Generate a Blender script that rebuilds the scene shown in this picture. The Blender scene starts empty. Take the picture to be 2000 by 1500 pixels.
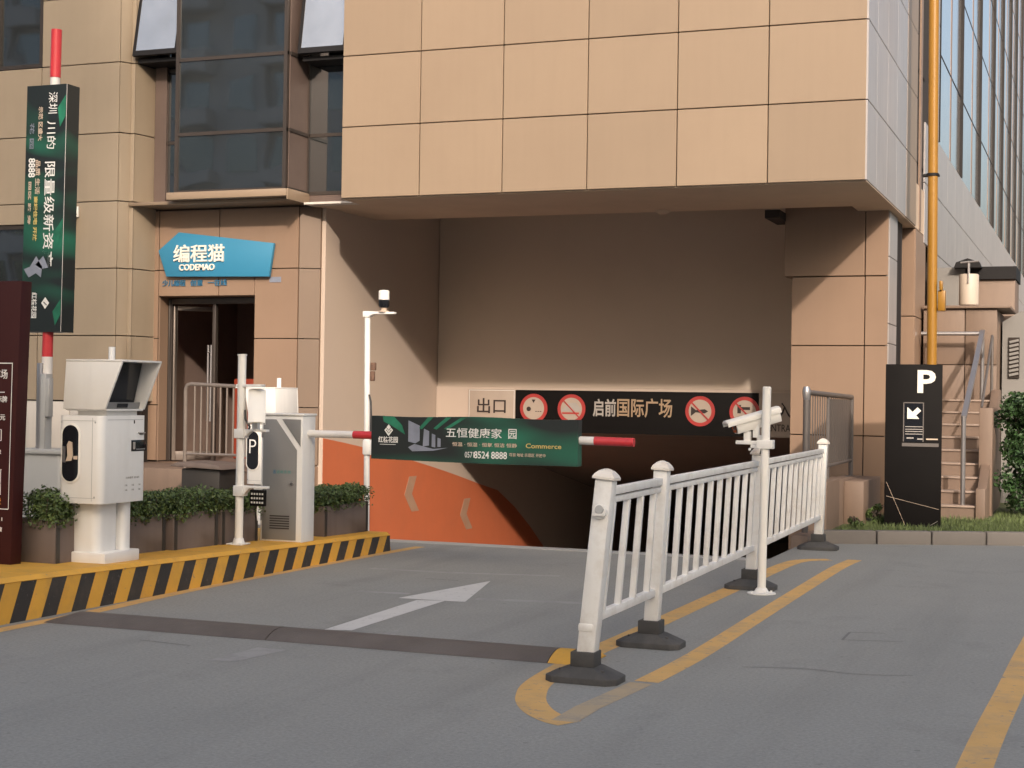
import bpy, bmesh, math, random
import numpy as np
from mathutils import Vector, Matrix, Euler
random.seed(7); rng = np.random.default_rng(7)
S = bpy.context.scene
COL = S.collection
R = math.radians

# ------------------------------------------------------------------ camera, sky, sun, exposure
TH, PITCH, ROLL = R(20.95), 25/3024, .015
f0 = Vector((-math.sin(TH), math.cos(TH), 0)); r0 = Vector((math.cos(TH), math.sin(TH), 0)); u0 = Vector((0, 0, 1))
fw = f0*math.cos(PITCH)+u0*math.sin(PITCH); u1 = u0*math.cos(PITCH)-f0*math.sin(PITCH)
rt = r0*math.cos(ROLL)+u1*math.sin(ROLL); up = u1*math.cos(ROLL)-r0*math.sin(ROLL)
cd = bpy.data.cameras.new('camera'); cam = bpy.data.objects.new('camera', cd); COL.objects.link(cam)
cd.sensor_width = 36; cd.lens = 3024/2000*36; cd.clip_end = 2000; cd.clip_start = .1
cam.matrix_world = Matrix(((rt.x, up.x, -fw.x, 0), (rt.y, up.y, -fw.y, 0), (rt.z, up.z, -fw.z, 1.55), (0, 0, 0, 1)))
S.camera = cam

SUN = Vector((.53, -1., .515)).normalized()          # direction towards the sun
EL = math.asin(SUN.z); ROT = math.atan2(SUN.x, SUN.y)
W = bpy.data.worlds.new('World'); S.world = W; W.use_nodes = True
nt = W.node_tree; bg = nt.nodes['Background']
sk = nt.nodes.new('ShaderNodeTexSky'); sk.sky_type = 'NISHITA'; sk.sun_disc = False
sk.sun_elevation = EL; sk.sun_rotation = ROT; sk.air_density = 1.1; sk.dust_density = 8.0; sk.ozone_density = 1.5
nt.links.new(sk.outputs[0], bg.inputs[0]); bg.inputs[1].default_value = .15
ld = bpy.data.lights.new('sun', 'SUN'); ld.energy = 1.9; ld.angle = R(1.4); ld.color = (1., .86, .74)
sun = bpy.data.objects.new('sun', ld); COL.objects.link(sun)
sun.rotation_euler = (-SUN).to_track_quat('-Z', 'Y').to_euler(); sun.location = (30, -30, 30)
vs = S.view_settings; vs.view_transform = 'Standard'; vs.look = 'None'; vs.gamma = 1; vs.exposure = .78

# ------------------------------------------------------------------ materials
def mat(name, col, rough=.6, metal=0, var=.12, scale=3., bump=0., bscale=60., streak=0., spec=.5, dirt=None, dirt_amt=0., dirt_scale=1.2, coat=0.):
    m = bpy.data.materials.new(name); m.use_nodes = True; n = m.node_tree.nodes; l = m.node_tree.links
    b = n['Principled BSDF']; b.inputs['Roughness'].default_value = rough; b.inputs['Metallic'].default_value = metal
    b.inputs['Specular IOR Level'].default_value = spec; b.inputs['Coat Weight'].default_value = coat
    tc = n.new('ShaderNodeTexCoord')
    no = n.new('ShaderNodeTexNoise'); no.inputs['Scale'].default_value = scale; no.inputs['Detail'].default_value = 6; no.inputs['Roughness'].default_value = .6
    l.new(tc.outputs['Object'], no.inputs['Vector'])
    mr = n.new('ShaderNodeMapRange'); mr.inputs[1].default_value = .25; mr.inputs[2].default_value = .75
    mr.inputs[3].default_value = 1-var; mr.inputs[4].default_value = 1+var
    l.new(no.outputs[0], mr.inputs[0])
    at = n.new('ShaderNodeAttribute'); at.attribute_name = 'tint'
    mu = n.new('ShaderNodeMath'); mu.operation = 'MULTIPLY'; l.new(mr.outputs[0], mu.inputs[0]); l.new(at.outputs['Fac'], mu.inputs[1])
    val = mu.outputs[0]
    if streak:
        mp = n.new('ShaderNodeMapping'); mp.inputs['Scale'].default_value = (7, 7, .5); l.new(tc.outputs['Object'], mp.inputs[0])
        n2 = n.new('ShaderNodeTexNoise'); n2.inputs['Scale'].default_value = 1.6; n2.inputs['Detail'].default_value = 5; l.new(mp.outputs[0], n2.inputs['Vector'])
        m2 = n.new('ShaderNodeMapRange'); m2.inputs[1].default_value = .45; m2.inputs[2].default_value = .75; m2.inputs[3].default_value = 1; m2.inputs[4].default_value = 1-streak
        l.new(n2.outputs[0], m2.inputs[0])
        m3 = n.new('ShaderNodeMath'); m3.operation = 'MULTIPLY'; l.new(val, m3.inputs[0]); l.new(m2.outputs[0], m3.inputs[1]); val = m3.outputs[0]
    vm = n.new('ShaderNodeVectorMath'); vm.operation = 'SCALE'; vm.inputs[0].default_value = col[:3]; l.new(val, vm.inputs['Scale'])
    out = vm.outputs[0]
    if dirt:
        n4 = n.new('ShaderNodeTexNoise'); n4.inputs['Scale'].default_value = dirt_scale; n4.inputs['Detail'].default_value = 9; n4.inputs['Roughness'].default_value = .7
        l.new(tc.outputs['Object'], n4.inputs['Vector'])
        m4 = n.new('ShaderNodeMapRange'); m4.inputs[1].default_value = .48; m4.inputs[2].default_value = .7; m4.inputs[3].default_value = 0; m4.inputs[4].default_value = dirt_amt
        l.new(n4.outputs[0], m4.inputs[0])
        mx = n.new('ShaderNodeMix'); mx.data_type = 'RGBA'; l.new(m4.outputs[0], mx.inputs[0]); l.new(out, mx.inputs[6]); mx.inputs[7].default_value = (*dirt, 1); out = mx.outputs[2]
    l.new(out, b.inputs['Base Color'])
    if bump:
        n5 = n.new('ShaderNodeTexNoise'); n5.inputs['Scale'].default_value = bscale; n5.inputs['Detail'].default_value = 4; l.new(tc.outputs['Object'], n5.inputs['Vector'])
        bp = n.new('ShaderNodeBump'); bp.inputs['Strength'].default_value = bump; bp.inputs['Distance'].default_value = .01
        l.new(n5.outputs[0], bp.inputs['Height']); l.new(bp.outputs[0], b.inputs['Normal'])
    return m

def glass_mat(name, col, rough=.03, spec=.5, metal=0., wav=.02, var=.25):
    m = mat(name, col, rough, metal, var, 1.3, 0, spec=spec)
    n = m.node_tree.nodes; l = m.node_tree.links; b = n['Principled BSDF']
    tc = n.new('ShaderNodeTexCoord'); no = n.new('ShaderNodeTexNoise'); no.inputs['Scale'].default_value = 1.1; no.inputs['Detail'].default_value = 1
    l.new(tc.outputs['Object'], no.inputs['Vector'])
    bp = n.new('ShaderNodeBump'); bp.inputs['Strength'].default_value = wav; bp.inputs['Distance'].default_value = .3
    l.new(no.outputs[0], bp.inputs['Height']); l.new(bp.outputs[0], b.inputs['Normal'])
    return m

M = {}
M['asphalt'] = mat('asphalt', (.256, .256, .240), .8, 0, .06, .9, .3, 160., dirt=(.285, .283, .265), dirt_amt=.5, dirt_scale=.55)
def asphalt_detail(m):
    n = m.node_tree.nodes; l = m.node_tree.links; b = n['Principled BSDF']; src = b.inputs['Base Color'].links[0].from_socket
    tc = n.new('ShaderNodeTexCoord')
    def noise(scale, vec=None, det=4, rough=.6):
        q = n.new('ShaderNodeTexNoise'); q.inputs['Scale'].default_value = scale; q.inputs['Detail'].default_value = det; q.inputs['Roughness'].default_value = rough
        mp = n.new('ShaderNodeMapping'); mp.inputs['Scale'].default_value = vec or (1, 1, 1); l.new(tc.outputs['Object'], mp.inputs[0]); l.new(mp.outputs[0], q.inputs['Vector']); return q.outputs[0]
    def rng_(x, a, b_, c, d):
        q = n.new('ShaderNodeMapRange'); q.inputs[1].default_value = a; q.inputs[2].default_value = b_; q.inputs[3].default_value = c; q.inputs[4].default_value = d; l.new(x, q.inputs[0]); return q.outputs[0]
    def mul(x, y):
        q = n.new('ShaderNodeMath'); q.operation = 'MULTIPLY'; l.new(x, q.inputs[0]); l.new(y, q.inputs[1]); return q.outputs[0]
    v = rng_(noise(48., det=3, rough=.75), .3, .7, .82, 1.18)                    # stone grain
    v = mul(v, rng_(noise(1.0, (2.2, .16, 1), 5), .5, .72, 1., .86))   # tyre-darkened streaks along the lane
    v = mul(v, rng_(noise(.9, None, 7, .65),   .58, .74, 1., .76))       # oil and damp stains
    v = mul(v, rng_(noise(14., None, 3, .6), .66, .74, 1., .72))       # small spots
    sc = n.new('ShaderNodeVectorMath'); sc.operation = 'SCALE'; l.new(src, sc.inputs[0]); l.new(v, sc.inputs['Scale']); l.new(sc.outputs[0], b.inputs['Base Color'])
M['asphalt'].node_tree
asphalt_detail(M['asphalt'])
def chip(m, col, scale=22., lo=.60, hi=.66):
    n = m.node_tree.nodes; l = m.node_tree.links; b = n['Principled BSDF']; src = b.inputs['Base Color'].links[0].from_socket
    tc = n.new('ShaderNodeTexCoord'); q = n.new('ShaderNodeTexNoise'); q.inputs['Scale'].default_value = scale; q.inputs['Detail'].default_value = 6; q.inputs['Roughness'].default_value = .7
    l.new(tc.outputs['Object'], q.inputs['Vector'])
    r_ = n.new('ShaderNodeMapRange'); r_.inputs[1].default_value = lo; r_.inputs[2].default_value = hi; l.new(q.outputs[0], r_.inputs[0])
    mx = n.new('ShaderNodeMix'); mx.data_type = 'RGBA'; l.new(r_.outputs[0], mx.inputs[0]); l.new(src, mx.inputs[6]); mx.inputs[7].default_value = (*col, 1); l.new(mx.outputs[2], b.inputs['Base Color'])
M['ramp'] = mat('ramp_concrete', (.16, .15, .14), .85, 0, .15, 2., .3, 90.)
M['tan'] = mat('tan_panel', (.300, .220, .152), .45, 0, .04, 1.6, .03, 30., streak=.035, dirt=(.255, .182, .125), dirt_amt=.45, dirt_scale=.8)
M['tan_dull'] = mat('tan_panel_dull', (.345, .275, .20), .5, 0, .04, 1.6, .03, 30., streak=.035, dirt=(.30, .235, .165), dirt_amt=.3, dirt_scale=.9)
M['tan_warm'] = mat('warm_tan_panel', (.275, .182, .125), .45, 0, .04, 1.6, .03, 30., streak=.035, dirt=(.23, .15, .10), dirt_amt=.3, dirt_scale=.9)
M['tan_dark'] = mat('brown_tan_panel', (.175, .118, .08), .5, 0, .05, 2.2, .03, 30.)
M['joint'] = mat('dark_joint', (.03, .022, .018), .9)
M['grey_panel'] = mat('grey_metal_panel', (.44, .41, .405), .38, .25, .04, 1.5, 0, streak=.12)
M['soffit'] = mat('soffit_plaster', (.56, .43, .32), .75, 0, .06, 2., .05, 40., dirt=(.45, .34, .25), dirt_amt=.3)
M['cream'] = mat('cream_plaster', (.52, .42, .345), .85, 0, .05, 1.2, .12, 90., dirt=(.44, .34, .27), dirt_amt=.25)
M['brown_plaster'] = mat('brown_plaster', (.54, .45, .365), .85, 0, .06, 1.2, .12, 90., dirt=(.47, .385, .31), dirt_amt=.3)
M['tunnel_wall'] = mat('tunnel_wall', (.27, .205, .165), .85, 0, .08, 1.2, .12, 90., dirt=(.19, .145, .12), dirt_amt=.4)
M['orange'] = mat('orange_paint', (.54, .142, .058), .7, 0, .06, 1.8, .1, 80., dirt=(.44, .14, .07), dirt_amt=.3)
M['white_base'] = mat('pale_stone', (.62, .57, .52), .6, 0, .05, 1.5, .05, 40., streak=.08)
M['dark_glass'] = glass_mat('dark_glass', (.020, .023, .024), .03, .9, 0, .010)
M['dark_glass'].node_tree.nodes['Principled BSDF'].inputs['IOR'].default_value = 2.2
M['frame'] = mat('bronze_frame', (.06, .048, .042), .4, .3)
M['side_frame'] = mat('brown_mullion', (.14, .10, .085), .5, .2)
M['sky_glass'] = glass_mat('reflective_glass', (.96, .88, .83), .10, .8, .85, .012, .08)
M['sash_glass'] = glass_mat('tinted_sash_glass', (.55, .55, .55), .06, .7, .75, .03, .15)
M['fin_dark'] = mat('dark_fin', (.016, .015, .016), .6, 0, spec=.2)
M['fin_tan'] = mat('tan_fin', (.25, .17, .125), .5, 0)
M['white'] = mat('white_paint', (.83, .815, .785), .38, 0, .03, 3., 0, streak=.06, dirt=(.62, .56, .49), dirt_amt=.22, dirt_scale=3.)
M['white_fence'] = mat('fence_white', (.83, .815, .785), .42, 0, .04, 4., 0, streak=.08, dirt=(.52, .45, .37), dirt_amt=.45, dirt_scale=5.)
M['cap_white'] = mat('cap_white', (.82, .76, .68), .45, 0, .05, 5., 0, dirt=(.5, .36, .26), dirt_amt=.55, dirt_scale=7.)
M['grey_door'] = mat('grey_door', (.23, .225, .22), .5, 0, .04, 2.)
M['lgrey'] = mat('light_grey', (.42, .42, .41), .45, .1, .04, 2.)
M['black'] = mat('black_gloss', (.012, .013, .016), .12, 0, .1)
M['black_matt'] = mat('black_board', (.009, .008, .0078), .6, 0, .12, 2., spec=.08)
M['rubber'] = mat('rubber', (.055, .053, .052), .75, 0, .2, 8., .2, 90., dirt=(.13, .12, .11), dirt_amt=.4, dirt_scale=6.)
M['bump_rubber'] = mat('speed_bump_rubber', (.105, .088, .078), .65, 0, .15, 3., .3, 70., dirt=(.14, .125, .115), dirt_amt=.4, dirt_scale=1.6)
M['yellow'] = mat('kerb_yellow', (.68, .36, .05), .6, 0, .08, 3., .1, 90., dirt=(.42, .24, .07), dirt_amt=.5, dirt_scale=4.)
M['kerb_black'] = mat('kerb_black', (.035, .031, .028), .7, 0, .15, 4., .1, 90., dirt=(.10, .08, .06), dirt_amt=.4, dirt_scale=5.)
M['line_yellow'] = mat('line_yellow', (.60, .36, .125), .75, 0, .10, 3., .2, 150., dirt=(.36, .27, .17), dirt_amt=.7, dirt_scale=2.8)
M['line_white'] = mat('line_white', (.56, .55, .53), .75, 0, .08, 3., .2, 150., dirt=(.42, .41, .40), dirt_amt=.6, dirt_scale=3.)
M['line_worn'] = mat('line_yellow_worn', (.40, .31, .20), .75, 0, .10, 3., .2, 150., dirt=(.23, .22, .20), dirt_amt=.95, dirt_scale=6.)
for k_ in ('line_yellow',): chip(M[k_], (.22, .215, .20), 16., .58, .66)
M['line_faint'] = mat('line_faded', (.30, .295, .285), .8, 0, .10, 3., .2, 150., dirt=(.215, .21, .205), dirt_amt=1., dirt_scale=4.)
M['sealant'] = mat('crack_sealant', (.155, .153, .148), .8)
M['planter'] = mat('planter_brown', (.15, .115, .10), .55, 0, .06, 2., .05, 60., streak=.15)
M['leaf'] = mat('hedge_leaf', (.078, .118, .034), .5, 0, .35, 9.)
M['leaf_dark'] = mat('bush_leaf', (.032, .072, .022), .45, 0, .4, 7.)
M['grass'] = mat('grass_blade', (.10, .135, .045), .7, 0, .3, 2.)
M['soil'] = mat('lawn_soil', (.085, .10, .04), .9, 0, .25, 3., .3, 40.)
M['twig'] = mat('twig', (.06, .045, .03), .8)
M['red'] = mat('boom_red', (.56, .035, .045), .35, 0, .06, 4., dirt=(.6, .2, .18), dirt_amt=.15)
M['boom_white'] = mat('boom_white', (.72, .69, .66), .4)
M['blue'] = mat('sign_blue', (.035, .215, .365), .45, 0, .03, 2.)
M['cream_letter'] = mat('cream_letter', (.78, .74, .66), .5)
M['text_white'] = mat('text_white', (.80, .79, .76), .6, 0, .03)
M['text_dim'] = mat('text_dim', (.36, .33, .30), .6, 0, .1)
M['text_yellow'] = mat('text_yellow', (.62, .48, .16), .6, 0, .05)
M['text_dark'] = mat('text_dark', (.03, .018, .016), .6)
M['text_brass'] = mat('brass_letter', (.44, .31, .20), .4, .3, .06)
M['text_teal'] = mat('text_teal', (.06, .26, .23), .6)
M['text_navy'] = mat('text_blue', (.03, .15, .27), .6)
M['sign_red'] = mat('sign_red', (.38, .036, .032), .5)
M['sign_dim'] = mat('sign_dim_white', (.40, .325, .265), .6, 0, .06, 4.)
M['sign_cream'] = mat('sign_cream', (.60, .47, .36), .55)
M['chevron'] = mat('chevron_paint', (.40, .25, .17), .7, 0, .08, 4., dirt=(.45, .17, .08), dirt_amt=.5, dirt_scale=5.)
M['maroon'] = mat('maroon_board', (.042, .009, .009), .55, 0, .1, 2., spec=.2)
chip(M['line_white'], (.24, .24, .235), 18., .60, .67); chip(M['yellow'], (.30, .24, .16), 26., .63, .68); chip(M['kerb_black'], (.13, .115, .10), 22., .62, .68)
M['silver_line'] = mat('pale_line', (.55, .52, .50), .5)
M['orange_text'] = mat('orange_text', (.66, .30, .04), .6)
M['print_grey'] = mat('print_grey_blue', (.22, .24, .30), .5, 0, .25, 6.)
M['print_green'] = mat('print_green', (.014, .15, .085), .5, 0, .5, 5.)
M['steel'] = mat('brushed_steel', (.42, .40, .40), .3, .8, .08, 5.)
M['rail_dark'] = mat('rail_dark_paint', (.13, .115, .107), .45, .3, .1)
M['rail_brown'] = mat('rail_brown_steel', (.27, .225, .195), .35, .5, .1)
M['pole_yellow'] = mat('pole_yellow', (.30, .145, .014), .4, 0, .06, 3.)
M['stone'] = mat('brown_stone', (.205, .142, .105), .6, 0, .09, 2.4, .08, 50., streak=.12, dirt=(.14, .10, .075), dirt_amt=.6)
M['stone_edge'] = mat('stone_nosing', (.31, .235, .19), .6, 0, .1, 4.)
M['kerbstone'] = mat('kerb_stone', (.185, .165, .148), .8, 0, .1, 3., .15, 60., dirt=(.16, .14, .12), dirt_amt=.5, dirt_scale=3.)
M['interior'] = mat('dark_interior', (.24, .17, .14), .8)
M['interior_red'] = mat('interior_red', (.30, .045, .02), .6)
M['grey_wall'] = mat('grey_render', (.22, .21, .20), .8, 0, .08, 2.)
M['bin'] = mat('bin_brown', (.045, .040, .036), .45, .2)
M['lens'] = mat('camera_lens', (.01, .01, .012), .06)
M['brick_a'] = mat('far_block_wall', (.58, .54, .50), .8, 0, .1, .3)
M['drum_cream'] = mat('drum_cream', (.50, .43, .36), .5, 0, .05, 3.)
M['plain_white'] = mat('plain_white_plastic', (.86, .83, .77), .4, 0, .03)
M['led'] = mat('lamp_cell', (.55, .53, .48), .25)
M['brown_bit'] = mat('rusty_bracket', (.16, .09, .06), .8, 0, .3, 30.)

def banner_mat():
    m = mat('banner_print', (1, 1, 1), .45); n = m.node_tree.nodes; l = m.node_tree.links; b = n['Principled BSDF']
    tc = n.new('ShaderNodeTexCoord'); mp = n.new('ShaderNodeMapping'); mp.inputs['Scale'].default_value = (.9, .6, 2.6); mp.inputs['Rotation'].default_value = (0, .75, 0)
    l.new(tc.outputs['Object'], mp.inputs[0])
    no = n.new('ShaderNodeTexNoise'); no.inputs['Scale'].default_value = 1.05; no.inputs['Detail'].default_value = 1.0; no.inputs['Distortion'].default_value = .35
    l.new(mp.outputs[0], no.inputs['Vector'])
    cr = n.new('ShaderNodeValToRGB'); e = cr.color_ramp.elements
    e[0].position = .47; e[0].color = (.011, .017, .018, 1); e[1].position = .74; e[1].color = (.014, .15, .09, 1)
    l.new(no.outputs[0], cr.inputs[0]); l.new(cr.outputs[0], b.inputs['Base Color'])
    return m
M['banner'] = banner_mat()

# ------------------------------------------------------------------ mesh building
class MB:
    def __init__(s): s.v = []; s.f = []; s.m = []; s.t = []; s.X = Matrix.Identity(4)
    def add(s, vs_, fs, m=0, t=1.):
        o = len(s.v); fl = s.X.determinant() < 0
        for p in vs_:
            q = s.X @ Vector(p); s.v.append((q.x, q.y, q.z))
        for f in fs: s.f.append([o+i for i in (f[::-1] if fl else f)]); s.m.append(m); s.t.append(t)
    def box(s, x0, x1, y0, y1, z0, z1, m=0, t=1.):
        s.add([(x0, y0, z0), (x1, y0, z0), (x1, y1, z0), (x0, y1, z0), (x0, y0, z1), (x1, y0, z1), (x1, y1, z1), (x0, y1, z1)],
              [(3, 2, 1, 0), (4, 5, 6, 7), (0, 1, 5, 4), (1, 2, 6, 5), (2, 3, 7, 6), (3, 0, 4, 7)], m, t)
    def prism(s, poly, axis, a, b, m=0, t=1.):
        # poly of 2-D points, extruded along axis from a to b; 2-D axes are the other two in x,y,z order
        def P(p, c):
            return (c, p[0], p[1]) if axis == 0 else (p[0], c, p[1]) if axis == 1 else (p[0], p[1], c)
        n = len(poly); ar = sum(poly[i][0]*poly[(i+1) % n][1]-poly[(i+1) % n][0]*poly[i][1] for i in range(n))
        if (ar > 0) == (axis == 1): poly = poly[::-1]
        if a > b: a, b = b, a
        s.add([P(p, a) for p in poly]+[P(p, b) for p in poly], [tuple(range(n))[::-1], tuple(range(n, 2*n))]+[(i, (i+1) % n, n+(i+1) % n, n+i) for i in range(n)], m, t)
    def cone(s, p0, p1, ra, rb=None, n=16, m=0, cap=True):
        rb = ra if rb is None else rb; p0 = Vector(p0); p1 = Vector(p1); d = (p1-p0).normalized()
        a = d.orthogonal().normalized(); b = d.cross(a)
        vs_ = []
        for p, r_ in ((p0, ra), (p1, rb)):
            for i in range(n):
                w = 2*math.pi*i/n; vs_.append(p+(a*math.cos(w)+b*math.sin(w))*r_)
        fs = [(i, (i+1) % n, n+(i+1) % n, n+i) for i in range(n)]
        if cap: fs += [tuple(range(n))[::-1], tuple(range(n, 2*n))]
        s.add(vs_, fs, m)
    def tube(s, pts, r_, n=8, m=0):
        for i in range(len(pts)-1): s.cone(pts[i], pts[i+1], r_, r_, n, m)
    def lathe(s, prof, c=(0, 0, 0), n=24, m=0):
        vs_ = []; k = len(prof)
        for i in range(n):
            w = 2*math.pi*i/n
            for r_, z in prof: vs_.append((c[0]+r_*math.cos(w), c[1]+r_*math.sin(w), c[2]+z))
        fs = []
        for i in range(n):
            j = (i+1) % n
            for q in range(k-1): fs.append((i*k+q, j*k+q, j*k+q+1, i*k+q+1))
        s.add(vs_, fs, m)
    def bar(s, p0, p1, w, h, m=0, upv=(0, 0, 1)):
        p0 = Vector(p0); p1 = Vector(p1); d = (p1-p0).normalized(); sd = d.cross(Vector(upv)).normalized(); u = sd.cross(d)
        vs_ = [p+sd*(a*w/2)+u*(b*h/2) for p in (p0, p1) for a, b in ((-1, -1), (1, -1), (1, 1), (-1, 1))]
        s.add(vs_, [(3, 2, 1, 0), (4, 5, 6, 7), (0, 1, 5, 4), (1, 2, 6, 5), (2, 3, 7, 6), (3, 0, 4, 7)], m)
    def sheet(s, pts, z, m=0): s.add([(p[0], p[1], z) for p in pts], [tuple(range(len(pts)))], m)
    def text(s, body, org, w, h, right=(1, 0, 0), upv=(0, 0, 1), dep=.003, bold=0., m=0):
        # lettering fitted into a w x h box whose lower-left corner is org
        vs_, fs = glyphs(body, bold)
        a = np.array(vs_); lo = a.min(0); hi = a.max(0); sz = np.maximum(hi-lo, 1e-6)
        r_ = Vector(right).normalized(); u = Vector(upv).normalized(); nn = r_.cross(u); o = Vector(org)
        out = [o+r_*((p[0]-lo[0])/sz[0]*w)+u*((p[1]-lo[1])/sz[1]*h)+nn*((p[2]-lo[2])/sz[2]*dep) for p in vs_]
        s.add(out, fs, m)
    def build(s, name, mats, parent=None, loc=None, bevel=0, smooth=True, seg=2):
        if not isinstance(mats, (list, tuple)): mats = [mats]
        me = bpy.data.meshes.new(name); off = Vector(loc) if loc else Vector((0, 0, 0))
        if parent is not None and parent.get('wbase') is not None: off = Vector(parent['wbase'])
        me.from_pydata([tuple(Vector(p)-off) for p in s.v], [], s.f)
        for mm in mats: me.materials.append(M[mm] if isinstance(mm, str) else mm)
        me.polygons.foreach_set('material_index', s.m)
        a = me.attributes.new('tint', 'FLOAT', 'FACE'); a.data.foreach_set('value', s.t)
        if bevel:
            bm = bmesh.new(); bm.from_mesh(me)
            bmesh.ops.remove_doubles(bm, verts=bm.verts, dist=1e-5)
            es = [e for e in bm.edges if len(e.link_faces) == 2 and e.calc_face_angle(0) > .5]
            bmesh.ops.bevel(bm, geom=es, offset=bevel, segments=seg, profile=.5, affect='EDGES', clamp_overlap=True)
            bm.to_mesh(me); bm.free()
        me.update()
        if smooth:
            me.shade_smooth(); me.set_sharp_from_angle(angle=R(35))
        o = bpy.data.objects.new(name, me); COL.objects.link(o)
        if parent is not None:
            o.parent = parent
            if parent.get('wbase') is not None: o['wbase'] = tuple(parent['wbase'])
        elif loc: o.location = loc
        return o

_gl = {}
def glyphs(body, bold=0.):
    k = (body, bold)
    if k not in _gl:
        cu = bpy.data.curves.new('t', 'FONT'); cu.body = body; cu.extrude = .05; cu.offset = bold; cu.resolution_u = 3
        ob = bpy.data.objects.new('t', cu); COL.objects.link(ob)
        dg = bpy.context.evaluated_depsgraph_get(); me = bpy.data.meshes.new_from_object(ob.evaluated_get(dg))
        _gl[k] = ([tuple(v.co) for v in me.vertices], [tuple(p.vertices) for p in me.polygons])
        bpy.data.objects.remove(ob); bpy.data.curves.remove(cu); bpy.data.meshes.remove(me)
    return _gl[k]

def tag(o, label, cat, group=None):
    o['label'] = label; o['category'] = cat
    if group: o['group'] = group
    return o
def thing(name, label, cat, loc=(0, 0, 0), group=None, world=False, rz=0):
    o = bpy.data.objects.new(name, None); COL.objects.link(o); o.location = loc; o.rotation_euler = (0, 0, rz); o.empty_display_size = .2
    if world: o['wbase'] = tuple(loc)
    return tag(o, label, cat, group)
def struct(name, mb, mats, kind='structure', **k):
    o = mb.build(name, mats, **k); o['kind'] = kind; return o
def copy_tree(o, parent=None):
    c = o.copy(); COL.objects.link(c); c.parent = parent
    for ch in list(o.children): copy_tree(ch, c)
    return c
def rnd(a=.06): return 1+random.uniform(-a, a)
def mid(a, b, n): return [a+(b-a)*i/n for i in range(n+1)]

def panels_y(mb, xs, zs, y, dep=.04, gap=.012, tv=.05, m=0, skip=()):
    for i in range(len(xs)-1):
        for j in range(len(zs)-1):
            if (i, j) in skip: continue
            mb.box(xs[i]+gap/2, xs[i+1]-gap/2, y, y+dep, zs[j]+gap/2, zs[j+1]-gap/2, m, rnd(tv))
def panels_x(mb, ys, zs, x, dep=.04, gap=.012, tv=.03, m=0):
    for i in range(len(ys)-1):
        for j in range(len(zs)-1):
            mb.box(x-dep, x, ys[i]+gap/2, ys[i+1]-gap/2, zs[j]+gap/2, zs[j+1]-gap/2, m, rnd(tv))

# ------------------------------------------------------------------ ground and roads
XL, XR, YC = -9.5, -3.05, 14.95            # garage ramp: left wall, right parapet, crest
g = MB()
g.sheet([(-300, -300), (300, -300), (300, YC), (-300, YC)], 0)
g.sheet([(-300, YC), (XL-.2, YC), (XL-.2, 300), (-300, 300)], 0)
g.sheet([(XR+.25, YC), (300, YC), (300, 300), (XR+.25, 300)], 0)
g.sheet([(XR, YC), (XR+.25, YC), (XR+.25, 17.2), (XR, 17.2)], 0)
g.add([(XR, YC, 0), (XR, 17.2, 0), (XR, 17.2, -1), (XR, YC, -1)], [(0, 1, 2, 3)])
struct('road', g, 'asphalt')
g = MB(); g.add([(XL-.2, YC, 0), (XR+.25, YC, 0), (XR+.25, YC+.35, -.02), (XL-.2, YC+.35, -.02), (XR+.25, 42, -4.55), (XL-.2, 42, -4.55)], [(0, 1, 2, 3), (3, 2, 4, 5)])
struct('garage_ramp', g, 'ramp', smooth=False)
g = MB(); g.box(XL+.02, XR-.02, YC-.12, YC+.10, -.05, .006); struct('drain_channel', g, 'lgrey')

def strip(pts, w, z, mb, m=0):
    z = z*.3
    if len(pts) > 3:      # smooth the painted curve
        q = []
        for i in range(len(pts)-1):
            a, b, c, d = (Vector(pts[max(i-1, 0)]), Vector(pts[i]), Vector(pts[i+1]), Vector(pts[min(i+2, len(pts)-1)]))
            for k in range(6):
                t = k/6; q.append(tuple(.5*((2*b)+(c-a)*t+(2*a-5*b+4*c-d)*t*t+(3*b-a-3*c+d)*t**3)))
        pts = q+[tuple(pts[-1])]
    n = len(pts); L = []; Rr = []
    for i, p in enumerate(pts):
        a = Vector(pts[max(i-1, 0)][:2]); b = Vector(pts[min(i+1, n-1)][:2]); d = (b-a).normalized(); q = Vector((-d.y, d.x))
        ww = p[2] if len(p) > 2 else w
        L.append(Vector(p[:2])+q*ww/2); Rr.append(Vector(p[:2])-q*ww/2)
    for i in range(n-1): mb.sheet([L[i], Rr[i], Rr[i+1], L[i+1]][::-1], z, m)
g = MB()
strip([(-2.50, 15.30), (-2.72, 15.1), (-2.80, 14.6), (-2.83, 13.2), (-2.86, 11.2), (-2.885, 9.6), (-2.90, 8.9), (-2.86, 8.0), (-2.76, 7.55), (-2.62, 7.25), (-2.46, 7.06), (-2.36, 7.0)], .16, .004, g)
strip([(-2.40, 7.03), (-2.40, 7.4), (-2.34, 8.15)], .13, .0045, g, 1)
strip([(-2.325, 8.2), (-2.29, 9.2), (-2.30, 11.), (-2.31, 13.), (-2.31, 14.6), (-2.27, 15.4)], .14, .004, g)
struct('yellow_island_line', g, ['line_yellow', 'line_worn'])
g = MB(); strip([(-6.60, 6.0), (-6.62, 8.0), (-6.60, 9.), (-6.66, 10.5), (-6.63, 12.2), (-6.58, 13.6), (-6.53, 14.5)], .12, .004, g); struct('yellow_kerb_line', g, 'line_yellow')
g = MB(); strip([(-.52, 3.), (-.50, 6.9), (-.46, 8.8), (-.42, 10.6), (-.30, 14.), (.1, 16.6)], .15, .004, g); struct('yellow_lane_line', g, 'line_yellow')
g = MB()
g.add([(-4.775, 9.09, .0013), (-4.60, 9.14, .0013), (-4.64, 10.77, .0013), (-4.845, 10.70, .0013)], [(0, 1, 2, 3)])
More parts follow.
